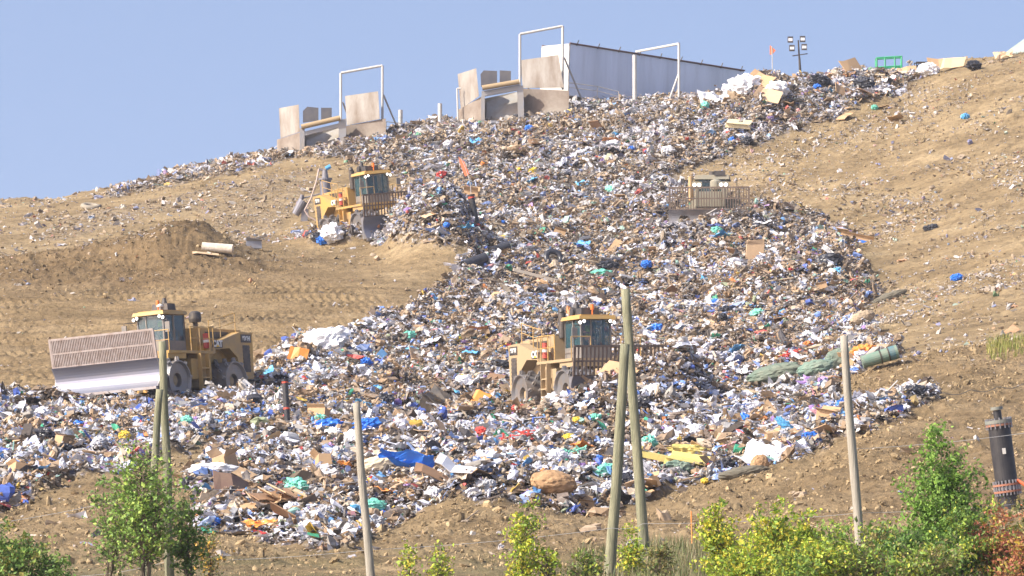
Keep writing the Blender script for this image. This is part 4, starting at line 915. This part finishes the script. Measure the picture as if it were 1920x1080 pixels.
for (x_, y_, kd_, m_, s_, lb) in [(1790,128,'card',CBL,1.3,'large upright tan cardboard piece right of the black crate on the crest'),(1762,128,'card',CB,1.1,'brown cardboard piece leaning just right of the black crate'),(1742,140,'bag',BW,1.5,'white film below the black crate on the crest'),
  (1826,132,'bag',BK,1.1,'black tangled hose bundle right of the tan cardboard on the crest'),(1897,100,'card',CB,1.3,'brown cardboard at the top right corner of the crest'),(1880,112,'sheet',CBL,1.2,'flat tan cardboard just left of the top right corner'),(1598,132,'card',CB,1.3,'big brown cardboard topping the crest heap left of the green cage'),
  (1703,140,'card',CB,1.0,'brown cardboard between the green cage and the black crate'),(1430,165,'card',CB,1.5,'brown cardboard piece on top of the white crest heap'),(1445,190,'card',CBL,1.5,'tan cardboard piece in the middle of the white crest heap'),(1350,200,'sheet',BW,2.6,'long white film hanging at the left end of the crest pile'),
  (1540,165,'bag',BK,1.4,'black bag on the crest heap right of the light mast'),(1620,168,'bag',BK,1.5,'black bag at the right end of the crest heap'),(1585,182,'card',CB,1.2,'brown cardboard low on the right end of the crest heap'),(1375,180,'bag',BW,1.6,'white bag at the left foot of the crest heap')]:
    named({'card':'cardboard_sheet','bag':'plastic_bag','sheet':'plastic_film'}[kd_],kd_,m_,x_,y_,s_,(R.uniform(.5,1.1) if kd_!='bag' else 0,R.uniform(-.4,.4),R.uniform(-.8,.8)),lb,{'card':'cardboard','bag':'bag','sheet':'plastic film'}[kd_],.3)
def net(px, py, m, label, name):
    b = MB(); r = random.Random(px)
    for k in range(10):
        p = [Vector((r.uniform(-.7,.7), r.uniform(-.4,.4), r.uniform(0,.35))) for _ in range(2)]
        pts = [p[0].lerp(p[1], t/5)+Vector((r.uniform(-.1,.1), r.uniform(-.1,.1), r.uniform(0,.15))) for t in range(6)]; b.path(pts, .022, 5)
    return put(name, b.mesh('net'), m, px, py, 1.0, (0,0,0), label, 'tangled line', lift=.15)
net(968,838,BR,'tangle of red netting below the drum of the dusty compactor','red_netting'); net(1066,868,BT,'tangle of teal straps left of the prop pole','teal_straps'); net(1490,682,BR,'tangle of red cable behind the largest tarpaulin lump','red_cable')
named('sitting_cardboard','card',CB,1165,715,(1.2,1.3,1.0),(.8,.35,-.5),'big brown cardboard panel standing on the heap between the crossed poles','cardboard',.15,D=206)
for (x_, y_, m_, s_, lb) in [(772,668,BLB,1.0,'bright blue film left of the heap in mid slope, above the television'),(615,808,BB,1.1,'blue bag directly left of the single grey pole'),(686,808,BB,1.2,'blue bag just right of the top of the single grey pole'),(605,458,BB,.9,'bright blue bag beside the rear drum of the upper yellow compactor'),(622,448,BW,1.8,'large white film heap beside the rear drum of the upper yellow compactor'),(600,790,BT,.6,'small green bag between the red-banded vent pipe and the grey pole'),
   (1230,620,BB,.8,'blue bag on the slope right of the tallest pole top'),(612,650,BW,2.2,'wide white film heap right of the orange triangular sheet'),(1620,670,BO,1.2,'orange film right of the berm pole, above the strapped tarpaulin'),(905,310,BO,.4,'tiny orange scrap right of the whip flag'),(828,333,BR,.8,'red cloth lump on the upper slope left of the whip flag'),(1810,222,BLB,.7,'lone blue bag on the bare upper right slope'),(1795,525,BB,.7,'lone blue scrap on the bare right slope'),(1455,180,BW,2.0,'biggest white film bale on the crest heap'),(1400,170,BW,2.4,'white film sheet heap at the left end of the crest pile'),
   (1640,205,BT,.6,'green bag at the lower edge of the crest pile'),(1360,590,BK,1.0,'black bag low on the right refuse heap'),(1555,500,BK,1.6,'large black bag at the right side of the refuse heap'),(1470,590,BLB,.6,'light blue ball on the right refuse heap'),(1745,432,BK,.8,'dark torn bag on the bare slope right of the long carton')]:
    named('plastic_bag','bag',m_,x_,y_,s_,(0,R.uniform(-.2,.2),R.uniform(0,3)),lb,'bag',.12*s_)

LM = [(305,700,'the tracked compactor'),(540,760,'the upright red-banded vent pipe'),(685,850,'the single grey pole'),(562,668,'the orange triangular sheet'),(810,765,'the television case'),(765,880,'the bright blue tarpaulin strip'),(1150,700,'the crossed poles'),(985,750,'the rear drum of the dusty compactor'),
 (1038,920,'the brown bale'),(1310,890,'the yellow foam slab'),(1450,715,'the largest tarpaulin lump'),(1650,680,'the strapped tarpaulin tube'),(1600,760,'the berm pole'),(1415,478,'the upright cardboard box'),(1606,450,'the long carton'),(1617,595,'the tan sack'),(1335,400,'the bulldozer'),(893,415,'the leaning vent pipe'),(1038,485,'the black tyre'),(1020,525,'the grey beam'),
 (1130,518,'the teal bag'),(700,400,'the upper yellow compactor'),(620,260,'the left tipper'),(960,200,'the middle tipper'),(1200,180,'the trailer'),(1500,130,'the light mast'),(1668,130,'the green cage'),(1385,240,'the cream mattress'),(447,915,'the brown carpet square'),(398,880,'the big white wrap'),(858,905,'the broken white panel'),(1450,860,'the torn white tarpaulin'),(968,830,'the red netting'),(1066,860,'the teal straps'),(1230,612,'the blue bag by the tallest pole'),(320,900,'the leafy sapling'),(60,850,'the left edge of the refuse'),(1555,490,'the large black bag'),(700,640,'the mid slope soil edge'),(1472,805,'the blue lid'),(905,750,'the orange board'),(1180,320,'the upper middle refuse'),(1733,120,'the black crate')]
used = set()
def where(px, py, noun):
    L_ = sorted((math.hypot(px-x_, py-y_), x_, y_, n_) for x_, y_, n_ in LM)
    opts = []
    for d, x_, y_, n_ in L_[:3]:
        dx, dy = px-x_, py-y_
        if abs(dx) > 2.2*abs(dy): w = 'right of' if dx > 0 else 'left of'
        elif abs(dy) > 2.2*abs(dx): w = 'below' if dy > 0 else 'above'
        else: w = ('below and ' if dy > 0 else 'above and ')+('right of' if dx > 0 else 'left of')
        near = 'close ' if d < 45 else ('well ' if d > 110 else '')
        opts.append((near+w, n_))
    for o_ in opts:
        s = f'{noun} {o_[0]} {o_[1]}'
        if s not in used and len(s.split()) <= 16: used.add(s); return s
    for a, b in ((0,1),(0,2),(1,2)):
        s = f'{noun} between {opts[a][1]} and {opts[b][1]}'
        if s not in used and len(s.split()) <= 16: used.add(s); return s
    return None
KIND = [('cardboard_sheet','card',CB,'folded brown cardboard','cardboard',34,.4,1.0),('cardboard_sheet','card',CBL,'bent light tan cardboard','cardboard',30,.4,.95),('cardboard_sheet','card',CBD,'dark damp cardboard','cardboard',14,.5,1.2),('cardboard_box','box',CB,'crushed brown carton','carton',16,.5,.9),
 ('plastic_bag','bag',BW,'puffy white bag','bag',40,.35,.8),('plastic_film','sheet',BW,'crumpled white film','plastic film',36,.5,1.15),('plastic_bag','bag',BG,'grey plastic bag','bag',20,.35,.8),('plastic_film','sheet',BG,'crumpled grey film','plastic film',12,.5,1.1),('plastic_bag','bag',BK,'black rubbish bag','bag',26,.4,.95),('plastic_film','sheet',BK,'torn black film','plastic film',16,.5,1.2),
 ('plastic_bag','bag',BB,'deep blue bag','bag',18,.35,.8),('plastic_film','sheet',BLB,'light blue film','plastic film',20,.45,1.0),('plastic_bag','bag',BT,'teal green bag','bag',12,.35,.8),('plastic_bag','bag',BY,'yellow bag','bag',9,.3,.6),('plastic_bag','bag',BR,'red bag','bag',9,.3,.6),('plastic_film','sheet',BO,'orange film','plastic film',7,.4,.8),
 ('wood_plank','plank',TIM,'scrap timber plank','plank',30,.4,.9)]
MAKE = {'bag': bag_mesh, 'sheet': sheet_mesh, 'card': card_mesh, 'box': box_mesh, 'plank': plank_mesh}
taken = [(p[0], p[1]) for p in LM]
AVOID = [(80,560,480,770),(950,560,1180,770),(590,300,745,455),(1260,320,1410,410),(500,100,730,290),(840,40,1400,190)]
for (name, kd, m, noun, cat, cnt, s0, s1) in KIND:
    tp = []
    for v in range(4):
        q_ = MAKE[kd](v*5+len(tp)+cnt); q_.materials.append(m); tp.append(q_)
    done = 0; tries = 0
    while done < cnt and tries < cnt*40:
        tries += 1; px_ = R.uniform(0, 1740); py_ = R.uniform(140, 1015)
        if not inpoly(np.array([px_]), np.array([py_]), MAIN)[0]: continue
        if any(a <= px_ <= c and b <= py_ <= d for a, b, c, d in AVOID): continue
        if name == 'cardboard_sheet' and R.random() < .4: px_ = R.uniform(1340, 1680); py_ = R.uniform(140, 230)
        if any(abs(px_-a) < 20 and abs(py_-b) < 14 for a, b in taken): continue
        P_ = ground(px_, py_)
        lb = where(px_, py_, noun)
        if not lb: continue
        s_ = R.uniform(s0, s1); taken.append((px_, py_))
        o = bpy.data.objects.new(name, tp[done % 4]); COL.objects.link(o); sx_ = R.uniform(.8, 1.2)
        o.location = P_+Vector((0, 0, .10+s_*.12)); o.rotation_euler = (R.uniform(-.2,.7), R.uniform(-.4,.4), R.uniform(0, 6.3)) if kd in ('card','sheet','plank') else (R.uniform(-.3,.3), R.uniform(-.3,.3), R.uniform(0, 6.3))
        o.scale = (s_*sx_, s_, s_*R.uniform(.8,1.2)) if kd != 'plank' else (s_, 1, 1)
        tag(o, lb, cat, {'cardboard':'cardboard pieces on the refuse','carton':'cartons on the refuse','bag':'plastic bags on the refuse','plastic film':'pieces of plastic film on the refuse','plank':'timber planks on the refuse'}[cat]); done += 1

# ------------------------------------------------------------------ vegetation
leafm = attrmat('leaf', .5, .28, .35, .1); BARK = mat('bark', (.10,.08,.06), .9, amt=.4)
def leaves_mesh(pts, size, cols, name='crown'):
    n = len(pts); Rm = norm_rot(n)
    tv = np.array([(0,-.5,0),(.32,-.1,.06),(0,.55,-.04),(-.32,-.1,.06)])
    sz = size*.92*np.exp(RN.normal(size=n)*.32)
    w = np.einsum('nij,kj->nki', Rm, tv)*sz[:, None, None]+pts[:, None]
    f = np.arange(n*4).reshape(n, 4); return np_mesh(name, w.reshape(-1, 3), f, np.repeat(cols, 4, 0))
def shrub(name, px, ptop, wpx, D, stems, nleaf0, palette, label, cat, group, leaf=.085, cone=.5, lowf=.15, seed=0, spread=1.0):
    nleaf = int(nleaf0*1.6); r = random.Random(seed+px); base = on(px, D); H = (YH-ptop)/F*D-base.z; W = wpx/F*D/2*1.35
    root = empty(name, base, label=label, cat=cat, group=group); wood = MB(); tips = []
    for s in range(stems):
        a = r.uniform(0, 6.28); lean = r.uniform(.1, .8)*W*.6*spread; h = H*(r.uniform(.5, .95) if s else 1.0)
        pts = [Vector((0, 0, -.2))]; 
        for k in range(1, 9):
            t = k/8; pts.append(Vector((math.cos(a)*lean*t**1.2+r.gauss(0,.03), math.sin(a)*lean*t**1.2+r.gauss(0,.03), h*t)))
        r0 = .018+.012*H/2
        for k in range(8): wood.tube(pts[k], pts[k+1], r0*(1-k/8.5), r0*(1-(k+1)/8.5), 5, False)
        nb = int(16+10*H)
        for b in range(nb):
            t = r.uniform(lowf, 1.0); k = min(7, int(t*8)); p = pts[k].lerp(pts[k+1], t*8-k)
            prof = (1-t)**cone*min(1, (t+.25)*1.6); ln = W*prof*r.uniform(.35, 1.0)+.08
            aa = r.uniform(0, 6.28); up = r.uniform(.15, .8); q_ = p+Vector((math.cos(aa)*ln, math.sin(aa)*ln, up*ln))
            wood.tube(p, q_, .008, .003, 4, False)
            for z_ in range(5): tips.append(p.lerp(q_, .35+.65*z_/4))
    tips = np.array([tuple(t) for t in tips]); ti = RN.integers(0, len(tips), nleaf)
    cl_ = RN.normal(size=(len(tips), 1))*.0
    P_ = tips[ti]+RN.normal(size=(nleaf, 3))*np.array([.07,.07,.06])
    P_[:, 2] = np.maximum(P_[:, 2], .02)
    pal = np.array(palette); br = (ti//25) % len(pal); mix_ = RN.integers(0, len(pal), nleaf); pick = np.where(RN.uniform(size=nleaf) < .55, br, mix_)
    cols = pal[pick]*RN.uniform(.75, 1.25, (nleaf, 1))*1.35
    wood.build('trunk', BARK, root); link('crown', leaves_mesh(P_, leaf, cols), root, leafm); return root
G1a = [(.14,.24,.045),(.19,.30,.06),(.11,.19,.04),(.27,.36,.07)]; G1 = [(.10,.18,.04),(.14,.23,.05),(.08,.14,.035),(.19,.26,.06)]; G2a = [(.13,.24,.035),(.18,.29,.05),(.09,.17,.03)]; G2 = [(.15,.24,.04),(.20,.28,.045),(.11,.19,.035),(.34,.37,.05)]; G3 = [(.08,.16,.03),(.12,.21,.04),(.06,.12,.03)]; YG = [(.24,.33,.035),(.34,.40,.045),(.14,.22,.03),(.48,.42,.05)]; RY = [(.34,.13,.07),(.40,.30,.05),(.20,.24,.05),(.28,.09,.06),(.42,.22,.10)]; OL = [(.16,.17,.05),(.22,.18,.07),(.12,.16,.05)]
shrub('sapling', 268, 836, 160, 113, 9, 2900, G1a, 'leafy green multi-stemmed sapling covering the base of the leaning pole pair', 'sapling', None, .085, .35, .25)
shrub('sapling', 352, 905, 70, 114, 3, 900, G1, 'thin green sapling close right of the leaning pole pair', 'sapling', None, .085, .4, .2)
shrub('sapling', 205, 900, 70, 114, 3, 700, G1, 'sparse thin sapling left of the leafy sapling', 'sapling', None, .08, .4, .3)
shrub('shrub', 25, 985, 150, 112, 6, 2400, G1+[(.22,.2,.05)], 'dense dark green shrub in the bottom left corner', 'shrub', None, .085, .35, .1)
shrub('shrub', 100, 1040, 80, 112, 3, 700, G1, 'low green shrub right of the corner shrub at bottom left', 'shrub', None, .08)
shrub('shrub', 395, 1000, 60, 118, 3, 420, OL+[(.5,.3,.05)], 'thin olive shrub with orange leaves right of the leafy sapling', 'shrub', None, .07)
shrub('young_tree', 1765, 796, 215, 117, 7, 7000, G2a, 'conical green young tree in front of the bare berm at right', 'tree', None, .085, .62, .10, spread=.4)
for i, (x_, yt, w_, D_, st, nl, pa, lb) in enumerate([
 (1350,945,75,114,4,1700,YG,'slim yellow-green shrub, leftmost of the bright shrubs at bottom right'),(1435,950,120,113,5,2800,YG,'bright yellow-green shrub second from the left among the bright shrubs'),
 (1505,948,130,114,6,3000,YG,'widest bright yellow-green shrub left of the berm pole base'),(1570,985,100,113,5,1900,G2,'green shrub at the foot of the berm pole'),(1650,975,110,115,5,2000,OL+G2,'olive and green shrub between the berm pole and the conical tree'),
 (1700,1000,120,112,5,2300,G3,'dark green shrub at the left foot of the conical tree'),(1800,950,130,113,6,3000,G2+G3,'green shrub at the right foot of the conical tree'),(1870,960,110,113,5,2300,RY,'red and yellow leaved shrub below the black wellhead'),
 (1925,940,90,116,4,1500,OL,'olive shrub on the right edge beside the wellhead'),(1920,1010,100,111,5,1500,RY,'reddish shrub in the bottom right corner'),(1740,1035,150,109,5,1800,G2+OL,'low green shrub at the bottom below the conical tree'),(1600,1040,130,110,5,1600,OL+G2,'low olive shrub at the bottom below the berm pole'),
 (1395,1010,120,110,5,1900,YG,'bright low shrub in front between the first two bright shrubs at bottom right'),(1540,1020,130,110,5,1900,YG,'bright low shrub in front of the widest yellow-green shrub'),(1480,1040,110,109,4,1300,G2,'low green shrub at the bottom edge below the bright shrubs'),
 (978,948,70,116,3,1100,YG,'upright yellow-green sapling left of the prop pole in front of the bare berm'),(1030,1035,70,116,3,500,YG,'small yellow-green shrub right of the upright yellow-green sapling'),(770,1025,40,117,2,200,YG,'thin yellow-green sprig right of the single grey pole'),(822,1022,50,117,3,300,YG,'bushier yellow-green sprig midway between grey pole and berm sapling'),
 (1185,990,50,123,3,550,YG,'yellow-green sprigs at the foot of the tallest pole'),(1230,1030,70,118,3,500,OL,'olive weed clump right of the tallest pole foot'),(1100,1045,80,117,4,500,OL+G2,'low olive weeds left of the prop pole foot')]):
    shrub('shrub', x_, yt, w_, D_, st, nl, pa, lb, 'shrub', 'shrubs along the foot of the berm', .08, .35, .08, seed=i)
# grass
def grass(n, u0, u1, d0, d1, hm, cols, label, name='grass'):
    px_ = RN.uniform(u0, u1, n); D_ = RN.uniform(d0, d1, n); x_ = (px_-960)/F*D_
    kp = fbm(x_*.8, D_*.5, 611, 3) > RN.uniform(-.6, .5, n); px_, D_, x_ = px_[kp], D_[kp], x_[kp]; n = len(px_)
    j = np.clip(np.searchsorted(cu, px_), 1, nc-1); i = np.clip(np.searchsorted(cd, D_), 1, nr-1); z_ = Z[i, j]
    h = hm*RN.uniform(.4, 1.3, n); a = RN.uniform(0, 6.28, n); l = RN.uniform(.05, .4, n)*h
    b = np.stack([x_, D_, z_-.02], -1); t = b+np.stack([np.cos(a)*l, np.sin(a)*l, h], -1); w = .012; s = np.stack([-np.sin(a)*w, np.cos(a)*w, 0*a], -1)
    m_ = (b+t)/2+np.stack([-np.cos(a)*l*.2, -np.sin(a)*l*.2, h*.05], -1)
    V_ = np.stack([b-s, b+s, m_+s*.8, m_-s*.8, t+s*.1, t-s*.1], 1).reshape(-1, 3); o6 = (np.arange(n)*6)[:, None]
    f = np.concatenate([o6+np.array([[0,1,2,3]]), o6+np.array([[3,2,4,5]])]); c = np.array(cols)[RN.integers(0, len(cols), n)]*RN.uniform(.7, 1.2, (n, 1))
    o = link(name, np_mesh(name, V_, f, np.repeat(c, 6, 0)), None, leafm); tag(o, label, 'grass', kind='stuff')
grass(42000, 1080, 2000, 106, 140, .40, [(.17,.19,.07),(.26,.23,.12),(.34,.29,.17),(.12,.16,.05)], 'rough green and straw grass along the foot of the berm')
grass(9000, -80, 1080, 104, 122, .25, [(.17,.19,.07),(.26,.23,.12),(.34,.29,.17)], 'thin dry grass in front of the berm at lower left', 'grass')
grass(2500, 1850, 2000, 196, 206, .35, [(.20,.24,.05),(.34,.32,.09)], 'green grass tuft on the ledge at the right edge', 'grass')
st_ = MB().tube((0,0,-.1),(-.03,0,.9),.02,n=5).build('survey_stake', BO); st_.location = ground(1298,1022); tag(st_, 'thin orange survey stake in the grass right of the tallest pole', 'stake')

# ------------------------------------------------------------------ light, sky, camera
az = Vector((-.90,-.44)).normalized(); EL = math.radians(40)
sund = Vector((az.x*math.cos(EL), az.y*math.cos(EL), math.sin(EL)))
su = bpy.data.lights.new('sun', 'SUN'); su.energy = 4.6; su.angle = math.radians(.5); su.color = (1,.93,.82)
so = bpy.data.objects.new('sun', su); COL.objects.link(so); so.rotation_euler = (sund).to_track_quat('Z', 'Y').to_euler(); so.location = (0,0,100)
w = bpy.data.worlds.new('World'); sc.world = w; w.use_nodes = True; N = w.node_tree.nodes; L = w.node_tree.links; bg = N['Background']
sk = N.new('ShaderNodeTexSky'); sk.sky_type = 'NISHITA'; sk.sun_disc = False; sk.sun_elevation = EL
sk.sun_rotation = math.atan2(sund.x, sund.y); sk.air_density = 1.0; sk.dust_density = 3.5; sk.ozone_density = .4
tc = N.new('ShaderNodeTexCoord'); mp = N.new('ShaderNodeMapping'); mp.inputs['Location'].default_value = (0,0,.26)
L.new(tc.outputs['Generated'], mp.inputs[0]); L.new(mp.outputs[0], sk.inputs['Vector'])
tn = N.new('ShaderNodeVectorMath'); tn.operation = 'MULTIPLY'; tn.inputs[1].default_value = (1.08,1.01,1.05); L.new(sk.outputs[0], tn.inputs[0]); L.new(tn.outputs[0], bg.inputs['Color']); bg.inputs['Strength'].default_value = .15

HAZE = 0.00014
if HAZE:
    hz = MB().box(-400,400,-30,1000,-3.6,60).build('haze', None); hm = bpy.data.materials.new('haze_air'); hm.use_nodes = True
    hm.node_tree.nodes.clear(); ou = hm.node_tree.nodes.new('ShaderNodeOutputMaterial'); pv = hm.node_tree.nodes.new('ShaderNodeVolumePrincipled')
    pv.inputs['Color'].default_value = (.90,.93,1,1); pv.inputs['Density'].default_value = HAZE; pv.inputs['Anisotropy'].default_value = .2
    hm.node_tree.links.new(pv.outputs[0], ou.inputs['Volume']); hz.data.materials.append(hm); tag(hz, 'thin pale haze filling the air over the landfill', 'haze', kind='stuff')

cam = bpy.data.cameras.new('camera'); co = bpy.data.objects.new('camera', cam); COL.objects.link(co); sc.camera = co
co.location = (0,0,0); co.rotation_euler = (math.pi/2,0,0); cam.sensor_width = 36; cam.lens = F/1920*36; cam.shift_y = (YH-540)/1920; cam.clip_end = 20000; cam.clip_start = .5
sc.view_settings.view_transform = 'Standard'; sc.view_settings.look = 'None'; sc.view_settings.gamma = 1; sc.view_settings.exposure = .72
sc.cycles.volume_step_rate = 1; sc.cycles.max_bounces = 6; sc.cycles.volume_bounces = 0; sc.cycles.transparent_max_bounces = 12
